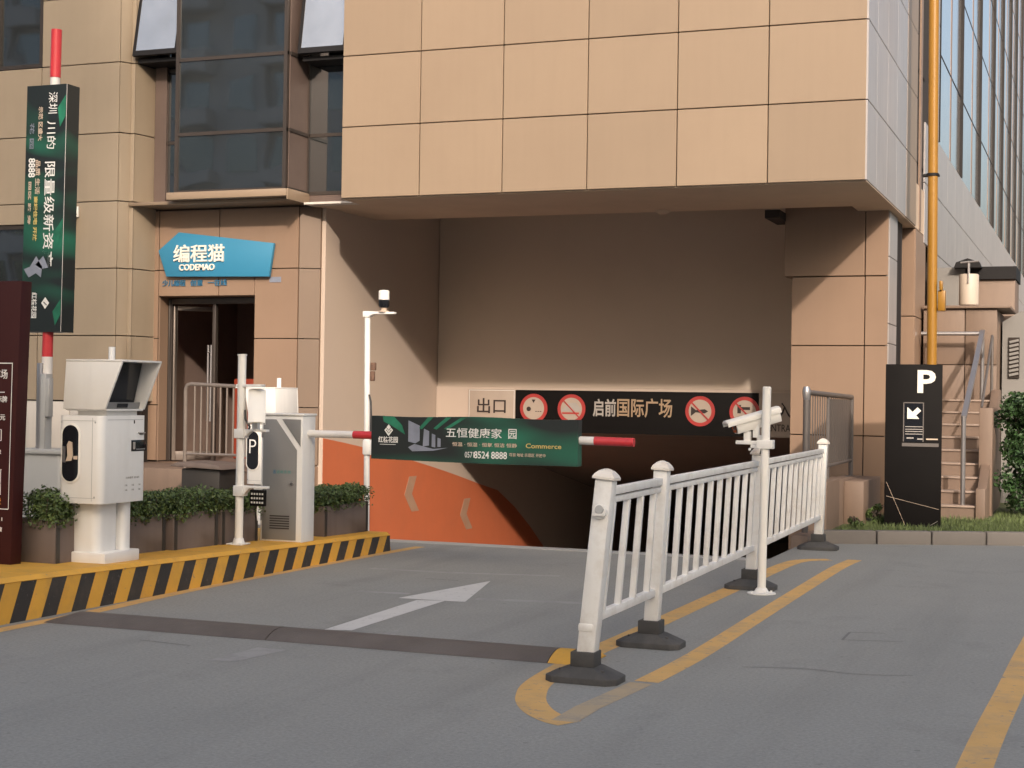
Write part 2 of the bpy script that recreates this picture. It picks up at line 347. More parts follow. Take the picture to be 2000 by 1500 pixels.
g.add([(-5.02, 10.75, .0016), (-4.478, 10.775, .0016), (-4.798, 12.10, .0016)], [(0, 1, 2)])
struct('white_arrow', g, 'line_white')
g = MB()
g.add([(-4.82, 7.75, .0013), (-4.66, 7.79, .0013), (-4.60, 8.27, .0013), (-4.80, 8.27, .0013)], [(0, 1, 2, 3)])
g.add([(-4.41, 8.05, .0013), (-4.37, 8.07, .0013), (-4.35, 8.28, .0013)], [(0, 1, 2)])
g.add([(-4.355, 9.0, .0013), (-4.25, 9.05, .0013), (-4.34, 9.32, .0013)], [(0, 1, 2)])
strip([(-6.1, 12.47), (-5.34, 12.5), (-4.4, 12.72)], .09, .004, g)
strip([(-5.47, 10.98), (-5.05, 11.02)], .10, .004, g); strip([(-4.47, 10.98), (-3.66, 11.13)], .12, .004, g)
struct('faded_road_marking', g, 'line_faint')
g = MB()
for a, b in (((-1.577, 10.2), (-1.583, 10.56)), ((-1.583, 10.56), (-1.355, 10.62)), ((-1.577, 10.2), (-1.2, 10.3))): strip([a, b], .018, .004, g)
strip([(-1.95, 8.9), (-1.6, 9.0), (-1.3, 8.95), (-1.0, 9.05)], .012, .004, g)
strip([(-5.6, 8.2), (-5.2, 8.15)], .015, .004, g)
strip([(-5.35, 12.0), (-5.05, 12.0)], .02, .004, g)
struct('road_crack', g, 'sealant')

# striped traffic island on the left
def kx(y): return -6.78+max(0, (y-8.3))*.0237
def kz(y): return .30-(y-8.3)*.0205 if y > 8.3 else .30
isl = MB(); ys = mid(3.0, 14.0, 44)
for a, b in zip(ys[:-1], ys[1:]):
    isl.add([(kx(a)-.03, a, kz(a)), (kx(b)-.03, b, kz(b)), (-7.95, b, kz(b)), (-7.95, a, kz(a))], [(0, 1, 2, 3)])
    isl.add([(kx(a)+.012, a, kz(a)-.030), (kx(b)+.012, b, kz(b)-.030), (kx(b)-.03, b, kz(b)), (kx(a)-.03, a, kz(a))], [(0, 1, 2, 3)])
    isl.add([(kx(a)+.006, a, kz(a)-.034), (kx(b)+.006, b, kz(b)-.034), (kx(b)+.012, b, kz(b)-.030), (kx(a)+.012, a, kz(a)-.030)], [(0, 1, 2, 3)])
    isl.add([(-7.95, a, 0), (-7.95, b, 0), (-7.95, b, kz(b)), (-7.95, a, kz(a))], [(3, 2, 1, 0)])
pitch = .318; y = 2.9; k = 0
while y < 14.0:
    w = pitch*(.5 if k % 2 else .5)
    y0, y1 = y, y+w; sl = .07
    def cl(v): return min(max(v, 3.0), 14.0)
    a0, a1, b0, b1 = cl(y0-sl), cl(y1-sl), cl(y0+sl), cl(y1+sl)
    isl.add([(kx(a0)+.03, a0, 0), (kx(a1)+.03, a1, 0), (kx(b1)+.006, b1, kz(b1)-.034), (kx(b0)+.006, b0, kz(b0)-.034)], [(0, 1, 2, 3)], 1 if k % 2 else 0, rnd(.08))
    y += w; k += 1
isl.add([(kx(14)+.02, 14, 0), (kx(14)-.02, 14, kz(14)), (-7.95, 14, kz(14)), (-7.95, 14, 0)], [(3, 2, 1, 0)])
struct('traffic_island', isl, ['yellow', 'kerb_black'], smooth=False)
g = MB(); g.box(-9.75, -8.5, 8.0, 15.7, 0, .10); struct('pavement', g, 'kerbstone', bevel=.02)

# lawn and stone kerb on the right
kp = [(-2.86, 16.98), (-2.0, 17.36), (-.8, 17.90), (.6, 18.5), (4., 20.0), (12, 23.6)]
g = MB()
g.sheet([(-2.9, 17.12), (12, 23.7), (12, 30), (-2.9, 30)], .115)
struct('lawn', g, 'soil')
g = MB()
def kpt(t):
    for i in range(len(kp)-1):
        a = Vector(kp[i]); b = Vector(kp[i+1]); L = (b-a).length
        if t <= L or i == len(kp)-2: return a+(b-a)*(t/L), (b-a).normalized()
        t -= L
t = 0.
while t < 15:
    a, d = kpt(t+.006); b, _ = kpt(t+.60); q = Vector((-d.y, d.x))
    g.add([(*p, z) for z in (-.02, .145) for p in (a, b, b+q*.13, a+q*.13)], [(0, 1, 5, 4), (1, 2, 6, 5), (2, 3, 7, 6), (3, 0, 4, 7), (4, 5, 6, 7)], 0, rnd(.12)); t += .61
struct('kerb', g, 'kerbstone', bevel=.012)
gr = MB()
for i in range(15000):
    x = random.uniform(-2.75, 1.6); yb = 17.15+(x+2.86)*.442
    y = yb+.05+random.random()**1.3*3.4
    if -2.42 < x < -1.72 and 18.3 < y < 18.62: continue
    if x < -1.3 and y > 19.9: continue
    h = random.uniform(.025, .075); a = random.uniform(0, 6.28); w = .006; dx, dy = math.cos(a)*w, math.sin(a)*w
    gr.add([(x-dx, y-dy, .115), (x+dx, y+dy, .115), (x+random.uniform(-.03, .03), y+random.uniform(-.03, .03), .115+h)], [(0, 1, 2)], 0, random.uniform(.6, 1.35))
struct('grass', gr, 'grass', kind='stuff', smooth=False)

# ------------------------------------------------------------------ the building
B = thing('commercial_building', 'large tan panelled building over the garage ramp, with bay windows and glazed side', 'building', (-6., 17.2, 0), world=True)
ZS = [3.985+.885*i for i in range(12)]
ZT = ZS[-1]
mb = MB(); XS = [-8.905, -7.84, -6.755, -5.69, -4.61, -3.56, -2.475]
panels_y(mb, XS, ZS, 17.2, tv=.065)
mb.box(-8.9, -2.5, 17.235, 17.6, 3.99, ZT, 1)
for z in zip(ZS[:-1], ZS[1:]): mb.box(-8.905, -8.865, 17.245, 17.765, z[0]+.006, z[1]-.006, 0, rnd(.04))
mb.build('front_cladding', ['tan', 'joint'], B, bevel=.004, seg=1)
mb = MB()
panels_x(mb, [17.204, 17.95, 18.85, 19.75, 20.75], ZS, -2.46, gap=.010)
mb.box(-2.8, -2.485, 17.3, 24.7, 3.99, ZT, 2)
panels_x(mb, [20.75, 21.9], ZS, -2.455, m=1, gap=.010)
ysd = [24.9+1.5*i for i in range(24)]
ZB = [3.86-.885*4, 3.86-.885*3, 3.86-.885*2, 3.86-.885, 3.86, 4.74, 5.62]
panels_x(mb, [23.0, 24.88]+ysd[1:], ZB[4:], -2.46, gap=.012); panels_x(mb, ysd[:], ZB[:5], -2.46, gap=.012)
mb.box(-2.9, -2.485, 24.75, 59.3, .0, 5.6, 2)
panels_x(mb, [24.0, 24.88], [5.62]+[5.62+1.8*i for i in range(1, 5)], -2.46)
mb.build('side_cladding', ['grey_panel', 'tan', 'joint'], B, bevel=.004, seg=1)
# glazed strip and curtain wall along the side
cw = MB(); cw.box(-2.75, -2.50, 24.95, 59.4, 5.64, 17.5); cw.box(-2.75, -2.5, 21.93, 22.98, 3.99, ZT)
cwo = cw.build('curtain_wall', 'sky_glass', B)
mb = MB()
for i, y in enumerate([24.92, 29.0, 33.35, 37.5, 40.7, 44.0, 46.8, 50., 53., 56.]): mb.box(-2.70, -2.445, y-.03, y+.03, 5.63, 17.6)
mb.build('dark_fin', 'fin_dark', cwo)
mb = MB()
for y in [27.2, 31.65, 36.2, 39.2, 42.5, 45.5, 48.5]: mb.box(-2.68, -2.4965, y-.10, y+.10, 5.63, 17.55)
for y in (22.45,): mb.box(-2.6, -2.46, y-.10, y+.10, 3.99, ZT)
mb.build('tan_fin', 'fin_tan', cwo)
mb = MB()
for z in [7.1, 8.9, 10.7, 12.5, 14.3, 16.1]: mb.box(-2.6, -2.4955, 24.95, 59.3, z-.015, z+.015)
for z in [4.9, 6.2, 7.5, 8.8, 10.1]: mb.box(-2.6, -2.485, 21.93, 22.98, z-.02, z+.02)
mb.build('transom', 'fin_dark', cwo)
# soffit and ceiling
mb = MB(); mb.box(-8.9, -2.47, 17.242, 19.40, 3.975, 4.7); mb.box(-9.62, -8.903, 17.79, 19.40, 3.978, 4.6)
mb.box(-2.95, -2.47, 19.403, 24.7, 3.975, 4.6)
mb.build('soffit', 'soffit', B)
mb = MB(); mb.box(-9.7, -2.97, 19.405, 21.9, 4.62, 4.9); mb.build('recess_ceiling', 'brown_plaster', B)
mb = MB(); mb.lathe([(0, -.05), (.05, -.045), (.09, -.02), (.10, 0)], (-5.33, 19.25, 3.974)); mb.build('ceiling_light', 'soffit', B)
mb = MB(); mb.box(-4.06, -3.87, 19.5, 20.3, 3.87, 3.972); mb.build('vent_grille', 'joint', B)
# recess walls and tunnel
mb = MB(); mb.box(-9.9, XL, 17.95, 42, -5, 4.62); mb.build('recess_side_wall', 'cream', B)
def om(y): return .98-.115*(y-17.9)-.0075*(y-17.9)**2
pts = [(y, om(y)) for y in mid(17.96, 23.4, 18)]+[(24.2, -.02), (25.0, -.34), (25.8, -.74), (26.6, -1.2), (27.4, -1.75), (28.2, -2.4), (28.2, -3.4), (17.96, -1.2)]
mb = MB(); mb.prism(pts, 0, XL-.01, XL+.004)
ow = mb.build('orange_wall_paint', 'orange', B)
for (yy, zz, s_) in ((20.65, .10, 1.0), (22.75, -.33, .95)):
    w, h = .12*s_, .26*s_; mb = MB()
    mb.prism([(yy, zz+h), (yy+.26, zz+h), (yy+.10, zz), (yy+.36, zz-h), (yy+.10, zz-h), (yy-.16, zz)], 0, XL+.003, XL+.0075)
    mb.build('chevron_marking', 'chevron', ow)
mb = MB(); mb.box(-9.49, -3.8, 21.62, 22.0, 1.70, 4.62); mb.build('recess_back_wall', 'brown_plaster', B)
mb = MB(); mb.box(-9.49, -3.8, 21.58, 21.98, 1.03, 1.697); mb.build('lintel', 'cream', B)
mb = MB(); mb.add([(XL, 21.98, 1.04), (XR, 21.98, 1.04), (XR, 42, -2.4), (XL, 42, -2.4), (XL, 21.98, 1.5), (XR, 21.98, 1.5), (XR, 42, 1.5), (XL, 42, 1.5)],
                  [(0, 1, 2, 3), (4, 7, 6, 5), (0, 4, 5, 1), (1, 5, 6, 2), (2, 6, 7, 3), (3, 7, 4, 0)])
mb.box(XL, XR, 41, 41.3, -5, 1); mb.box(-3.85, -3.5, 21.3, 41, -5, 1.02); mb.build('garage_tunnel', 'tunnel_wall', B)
# right pier
mb = MB(); zp = [-.9, .25, 1.12, 2.265, 3.15]
panels_y(mb, [-3.79, -2.855], zp, 19.93); panels_y(mb, [-2.855, -2.565], zp, 19.93)
panels_y(mb, [-3.885, -2.855], [3.15, 4.6], 19.91); panels_y(mb, [-2.855, -2.565], [3.15, 4.6], 19.91)
mb.box(-3.78, -2.60, 19.965, 21.57, -.9, 4.6, 1)
for a, b in zip(zp[:-1]+[3.15], zp[1:]+[4.6]): mb.box(-3.79 if a < 3 else -3.885, -3.77, 19.99, 21.56, a+.006, b-.006, 0)
mb.build('pier', ['tan_warm', 'joint'], B, bevel=.004, seg=1)
mb = MB(); panels_x(mb, [19.975, 20.75], [0., .9, 1.35, 2.3, 2.55, 3.4, 3.974], -2.56); mb.build('pier_side_panel', 'grey_panel', B)
mb = MB(); panels_y(mb, [-3.2, -2.475], [0, .95, 1.85, 2.75, 3.974], 22.0); mb.box(-3.2, -2.5, 22.04, 23.4, 0, 3.974, 1); panels_x(mb, [22.045, 23.3], [0, .95, 1.85, 2.75, 3.974], -2.472)
mb.build('pier', ['tan_warm', 'joint'], B, bevel=.004, seg=1)
# wall with the shop door
mb = MB(); zr = [.62, 1.37, 2.265, 3.18, 3.985]
panels_y(mb, [-12.15, -11.925], zr, 17.77)
panels_y(mb, [-11.925, -10.99, -9.80], [3.18, 3.985], 17.77); panels_y(mb, [-11.925, -10.99, -10.445], [2.83, 3.18], 17.77)
mb.box(-10.4455, -10.44, 17.771, 17.81, 2.836, 3.174)
panels_y(mb, [-10.445, -9.80], zr[:-1], 17.77)
mb.box(-12.14, -11.93, 17.81, 18.1, .6, 3.98, 1); mb.box(-10.44, -9.8, 17.81, 18.2, .6, 3.98, 1); mb.box(-12.1, -9.82, 17.812, 18.1, 2.86, 3.98, 1)
mb.box(-11.95, -11.925, 17.813, 18.2, .62, 2.83, 0); mb.box(-10.445, -10.42, 17.813, 18.2, .62, 2.83, 0); mb.box(-11.92, -10.45, 17.815, 18.15, 2.83, 2.856, 0)
mb.box(-12.2, -9.56, 17.83, 18.3, .0, .6, 0)
mb.build('door_wall', ['tan_warm', 'joint'], B, bevel=.003, seg=1)
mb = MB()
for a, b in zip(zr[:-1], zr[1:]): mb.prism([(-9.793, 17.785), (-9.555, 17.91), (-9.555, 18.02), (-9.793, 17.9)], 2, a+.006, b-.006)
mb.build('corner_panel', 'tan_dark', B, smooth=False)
mb = MB(); mb.box(-12.6, -9.72, 16.35, 17.82, 0, .60); mb.build('entrance_platform', 'stone', B, bevel=.01)
# door and dark lobby
mb = MB(); mb.box(-12.4, -9.95, 20.6, 20.7, .6, 3.0); mb.box(-12.5, -12.4, 18.2, 20.7, .6, 3.0); mb.box(-9.95, -9.92, 18.2, 20.7, .6, 3.0); mb.box(-12.5, -9.9, 18.2, 20.7, 2.95, 3.0); mb.box(-12.5, -9.9, 18.2, 20.7, .55, .6)
mb.box(-11.2, -10.7, 19.9, 20.59, .61, 2.3)
lob = mb.build('lobby', 'interior', B)
mb = MB(); mb.box(-11.6, -10.75, 19.2, 19.7, .61, 1.75); mb.build('red_counter', 'interior_red', lob, bevel=.02)
mb = MB(); mb.box(-11.92, -11.86, 18.0, 18.06, .61, 2.82); mb.box(-10.51, -10.45, 18.0, 18.06, .61, 2.82); mb.box(-11.86, -10.51, 18.0, 18.06, 2.74, 2.82); mb.box(-11.22, -11.17, 18.0, 18.06, .61, 2.74)
dr = mb.build('door', 'frame', B, bevel=.006)
mb = MB(); mb.X = Matrix.Translation((-11.85, 18.03, 0)) @ Matrix.Rotation(R(52), 4, 'Z')
mb.box(0, .05, -.02, .02, .62, 2.72); mb.box(.58, .63, -.02, .02, .62, 2.72); mb.box(.05, .58, -.02, .02, 2.66, 2.72); mb.box(.05, .58, -.02, .02, .62, .74)
mb.build('door_leaf', 'rail_brown', dr, bevel=.004)
mb = MB(); mb.X = Matrix.Translation((-11.85, 18.03, 0)) @ Matrix.Rotation(R(52), 4, 'Z')
for yy in (-.06, .06): mb.tube([(.52, yy, 1.15), (.52, yy, 2.2)], .016, 8)
for z in (1.25, 2.1): mb.tube([(.52, -.06, z), (.52, .06, z)], .011, 8)
mb.build('handle', 'steel', dr)
# left wall
mb = MB(); zl = [1.41, 2.28, 3.17, 4.06, 4.965, 5.9]+[5.9+.9*i for i in range(1, 9)]
panels_y(mb, [-13.45, -12.2], zl, 17.2, tv=.03)
panels_y(mb, [-15.6, -13.62, -13.45], [1.41, 2.28, 3.17, 3.78], 17.2, skip=[(0, 0), (0, 1), (0, 2)]); panels_y(mb, [-17.4, -15.6], zl[:3]+[3.78], 17.2)
panels_y(mb, [-17.4, -13.45], [3.78, 4.06, 4.965, 5.9], 17.2)
mb.box(-17.4, -15.7, 17.2, 17.24, 5.906, 13, 0)
for a, b in zip(zl[:-1], zl[1:]):
    mb.prism([(-12.194, 17.2), (-12.115, 17.33), (-12.115, 17.4), (-12.194, 17.4)], 2, a+.006, b-.006, 0)
    mb.box(-12.19, -12.06, 17.345, 17.45, a+.006, b-.006, 0, .97); mb.prism([(-12.055, 17.36), (-12.02, 17.5), (-11.99, 17.78), (-12.055, 17.78)], 2, a+.006, b-.006, 0, 1.)
mb.box(-17.4, -13.5, 17.237, 17.5, 3.8, 5.88, 1); mb.box(-13.44, -12.2, 17.237, 17.6, 1.42, 13, 1); mb.box(-13.61, -13.44, 17.237, 17.6, 1.42, 3.79, 1)
mb.box(-12.19, -12.06, 17.452, 17.8, 0, 13, 1); mb.box(-17.4, -15.6, 17.237, 17.5, 1.42, 3.8, 1)
mb.build('left_wall_cladding', ['tan_dull', 'joint'], B, bevel=.004, seg=1)
mb = MB(); panels_y(mb, [-17.4, -15., -13.62, -12.9, -12.0], [.02, .75, 1.40], 17.19); mb.box(-17.4, -12.05, 17.225, 17.6, 0, 1.40, 1); mb.build('wall_base', ['white_base', 'joint'], B, bevel=.004)
for nm, (x0, x1, z0, z1, nx, nz) in {'a': (-15.62, -13.46, 5.91, 8.6, 3, 2), 'b': (-15.6, -13.625, 1.415, 3.775, 2, 1)}.items():
    mb = MB(); w = .05
    for x in mid(x0+w/2, x1-w/2, nx): mb.box(x-w/2, x+w/2, 17.22, 17.30, z0, z1)
    for z in mid(z0+w/2, z1-w/2, nz): mb.box(x0, x1, 17.222, 17.298, z-w/2, z+w/2)
    wo = mb.build('window', 'frame', B)
    mb = MB(); mb.box(x0+.01, x1-.01, 17.255, 17.27, z0+.01, z1-.01); mb.build('pane', 'dark_glass', wo)
# bay window
bz = [4.14, 4.89, 5.86, 6.80, 7.75, 8.7, 9.6]
mb = MB()
for x in (-11.31, -9.715): mb.box(x-.025, x+.025, 17.20, 17.25, 4.14, 9.6)
for z in bz: mb.box(-11.335, -9.69, 17.202, 17.248, z-.022, z+.022)
for z in bz: mb.box(-9.70, -9.66, 17.25, 17.76, z-.022, z+.022); mb.box(-9.64, -8.905, 17.74, 17.79, z-.022, z+.022); mb.box(-12.0, -11.34, 17.74, 17.79, z-.022, z+.022)
mb.box(-9.70, -9.655, 17.73, 17.79, 4.0, 9.6); mb.box(-12.0, -11.95, 17.735, 17.79, 4.0, 9.6)
bay = mb.build('bay_window', 'frame', B)
for j in range(len(bz)-1):
    mb = MB(); mb.box(-11.285, -9.74, 17.22, 17.232, bz[j]+.02, bz[j+1]-.02); o = mb.build('pane', 'dark_glass', bay)
    mb = MB(); mb.box(-9.685, -9.673, 17.25, 17.73, bz[j]+.02, bz[j+1]-.02); mb.build('side_pane', 'side_frame', bay)
    mb = MB(); mb.box(-9.655, -8.905, 17.755, 17.767, bz[j]+.02, bz[j+1]-.02); mb.build('pane', 'dark_glass', bay)
    mb = MB(); mb.box(-11.95, -11.34, 17.755, 17.767, bz[j]+.02, bz[j+1]-.02); mb.build('pane', 'dark_glass', bay)
mb = MB(); mb.box(-9.655, -8.905, 17.75, 17.765, 4.0, 4.12); mb.build('spandrel', 'side_frame', bay)
mb = MB(); mb.box(-11.97, -11.34, 17.75, 17.765, 4.0, 4.12); mb.box(-11.98, -11.80, 17.70, 17.752, 4.02, 5.95); mb.build('spandrel', 'side_frame', bay)
mb = MB(); mb.box(-11.33, -8.9, 17.9, 17.95, 4., 9.6); mb.box(-12.05, -11.3, 17.9, 17.95, 4., 9.6); mb.box(-11.33, -9.7, 17.26, 17.9, 4.13, 4.15); mb.build('bay_backing', 'interior', bay)
mb = MB(); mb.box(-11.43, -9.66, 17.17, 17.80, 4.045, 4.137); mb.box(-9.658, -9.64, 17.172, 17.8, 4.0, 4.137); mb.box(-12.1, -9.645, 17.3, 17.8, 4.0, 4.043, 0, .8)
mb.build('ledge', 'tan', bay, bevel=.004)
mb = MB(); mb.box(-9.64, -8.80, 17.60, 17.80, 3.982, 4.01); mb.build('ledge', 'white_base', bay)
for (x0, x1, zt, zb, yp, ph) in ((-12.05, -11.36, 8.2, 5.97, .42, 0), (-9.60, -8.92, 8.2, 5.85, .38, 0)):
    yt = 17.72; mb = MB(); fw_ = .045
    def q(x, t, o=0): return (x, yt-yp*t-o*.95, zt+(zb-zt)*t+o*.18)
    for xa, xb, ta, tb in ((x0, x0+fw_, 0, 1), (x1-fw_, x1, 0, 1), (x0+fw_, x1-fw_, .97, 1), (x0+fw_, x1-fw_, 0, .03)):
        mb.add([q(xa, ta), q(xb, ta), q(xb, tb), q(xa, tb), q(xa, ta, .05), q(xb, ta, .05), q(xb, tb, .05), q(xa, tb, .05)], [(3, 2, 1, 0), (4, 5, 6, 7), (0, 1, 5, 4), (1, 2, 6, 5), (2, 3, 7, 6), (3, 0, 4, 7)])
    mb.box(x0+.02, x1-.02, yt-yp+.06, yt+.02, zb-.07, zb-.02)
    so = mb.build('open_sash', 'fin_dark', bay)
    mb = MB(); mb.add([q(x0+.02, .01, .04), q(x1-.02, .01, .04), q(x1-.02, .99, .04), q(x0+.02, .99, .04), q(x0+.02, .01, .046), q(x1-.02, .01, .046), q(x1-.02, .99, .046), q(x0+.02, .99, .046)], [(0, 1, 2, 3), (7, 6, 5, 4)])
    mb.build('pane', 'sash_glass', so)
# inner mass so that light does not leak
mb = MB(); mb.box(-17.4, -2.9, 24.7, 58, 5.2, 17.4); mb.box(-17.3, -9.95, 20.75, 40, 0, 13.6); mb.box(-9.6, -2.85, 17.95, 24.7, 4.95, 13.7); mb.build('inner_wall', 'joint', B)

# ------------------------------------------------------------------ signs on the building
sg = thing('shop_sign', 'blue arrow shaped shop sign with cream Chinese characters above the doorway', 'sign', (-11., 17.70, 3.3), world=True)
mb = MB(); mb.prism([(-11.885, 3.44), (-11.57, 3.68), (-10.126, 3.505), (-10.19, 3.07), (-11.755, 3.09)], 1, 17.69, 17.745); mb.build('board', 'blue', sg, bevel=.004)
mb = MB(); mb.text('编程猫', (-11.635, 17.688, 3.275), .78, .235, bold=.012, dep=.02); mb.text('CODEMAO', (-11.545, 17.688, 3.165), .545, .085, bold=.02, dep=.02); mb.build('lettering', 'cream_letter', sg)
s2 = thing('wall_lettering', 'small blue characters on the tan wall just below the blue sign', 'lettering', (-11.4, 17.765, 3.0), world=True)
for t_, xa, w in (('少儿编程', -11.86, .36), ('创意', -11.42, .19), ('一在线', -11.15, .29)):
    mb = MB(); mb.text(t_, (xa, 17.768, 2.965), w, .085, dep=.015, bold=.008); mb.build('characters', 'text_navy', s2)
mb = MB(); mb.box(-10.22, -10.05, 17.763, 17.769, 3.0, 3.07); mb.build('blue_tag', 'print_grey', s2)
gs = thing('garage_sign', 'long black board with round warning signs across the garage mouth', 'sign', (-6.5, 21.58, 1.03), world=True)
mb = MB(); mb.box(-8.185, -4.54, 21.53, 21.578, 1.035, 1.655); mb.build('board', 'black_matt', gs, bevel=.006)
mb = MB(); mb.box(-8.95, -8.19, 21.54, 21.578, 1.035, 1.66); ep = mb.build('exit_panel', 'sign_dim', gs, bevel=.01)
mb = MB()
for a in ((-8.935, -8.205, 1.640, 1.646), (-8.935, -8.205, 1.05, 1.056), (-8.935, -8.929, 1.056, 1.640), (-8.211, -8.205, 1.056, 1.640)): mb.box(a[0], a[1], 21.537, 21.541, a[2], a[3])
mb.build('border', 'text_white', ep)
mb = MB(); mb.text('出口', (-8.80, 21.537, 1.30), .46, .225, bold=.008, dep=.006); mb.build('lettering', 'text_dark', ep)
mb = MB(); mb.box(-4.535, -3.82, 21.54, 21.578, 1.035, 1.66); ip = mb.build('entry_panel', 'sign_dim', gs, bevel=.01)
mb = MB(); mb.text('入口', (-4.27, 21.537, 1.30), .40, .225, bold=.008, dep=.006); mb.text('ENTRANCE', (-4.40, 21.537, 1.12), .52, .10, dep=.006); mb.build('lettering', 'text_dark', ip)
mb = MB(); mb.text('国际广场', (-6.60, 21.527, 1.28), .82, .275, bold=.012, dep=.01); mb.build('lettering', 'text_brass', gs)
mb = MB(); mb.text('启前', (-6.97, 21.527, 1.28), .35, .26, bold=.02, dep=.008); mb.build('worn_lettering', 'text_dim', gs)
for k, (cx, kind) in enumerate(((-7.89, 'p'), (-7.30, 'c'), (-5.37, 'h'), (-4.73, 'u'))):
    mb = MB(); cz = 1.385; n = 40; ro, ri = .215, .165
    ring = lambda r_: [(cx+r_*math.cos(2*math.pi*i/n), cz+r_*math.sin(2*math.pi*i/n)) for i in range(n)]
    mb.prism(ring(ro), 1, 21.517, 21.529, 0); mb.prism(ring(ri), 1, 21.5135, 21.5165, 1)
    rd = mb.build('round_sign', ['sign_red', 'sign_dim'], gs)
    mb = MB(); y0, y1 = 21.509, 21.513
    if kind == 'p':
        mb.prism([(cx-.03, cz+.13), (cx+.03, cz+.13), (cx, cz+.08)], 1, y0, y1); mb.prism([(cx-.075+.035*math.cos(a*.52), cz-.01+.035*math.sin(a*.52)) for a in range(12)], 1, y0, y1)
        for i in range(3): mb.box(cx+.03+.035*i, cx+.055+.035*i, y0, y1, cz-.05, cz-.04)
    elif kind == 'c':
        mb.prism([(cx-.15, cz-.02), (cx-.10, cz+.02), (cx-.03, cz+.09), (cx+.07, cz+.09), (cx+.15, cz+.01), (cx+.15, cz-.03), (cx-.15, cz-.03)], 1, y0, y1, 1); mb.box(cx-.14, cx+.12, y0, y1, cz-.075, cz-.05, 2); mb.bar((cx-.12, 21.507, cz+.12), (cx+.12, 21.507, cz-.12), .004, .018, 2)
    elif kind == 'h':
        mb.prism([(cx-.13, cz+.07), (cx-.06, cz+.015), (cx+.07, cz+.03), (cx+.12, cz), (cx+.07, cz-.03), (cx-.06, cz-.015), (cx-.13, cz-.07)], 1, y0, y1); mb.bar((cx-.12, 21.507, cz+.12), (cx+.12, 21.507, cz-.12), .004, .022, 2)
    else:
        mb.box(cx-.10, cx-.05, y0, y1, cz-.02, cz+.10); mb.box(cx-.05, cx+.08, y0, y1, cz+.03, cz+.07); mb.bar((cx-.12, 21.507, cz+.12), (cx+.12, 21.507, cz-.12), .004, .022, 2)
    mb.build('symbol', ['text_dark', 'text_dim', 'sign_red'], rd)

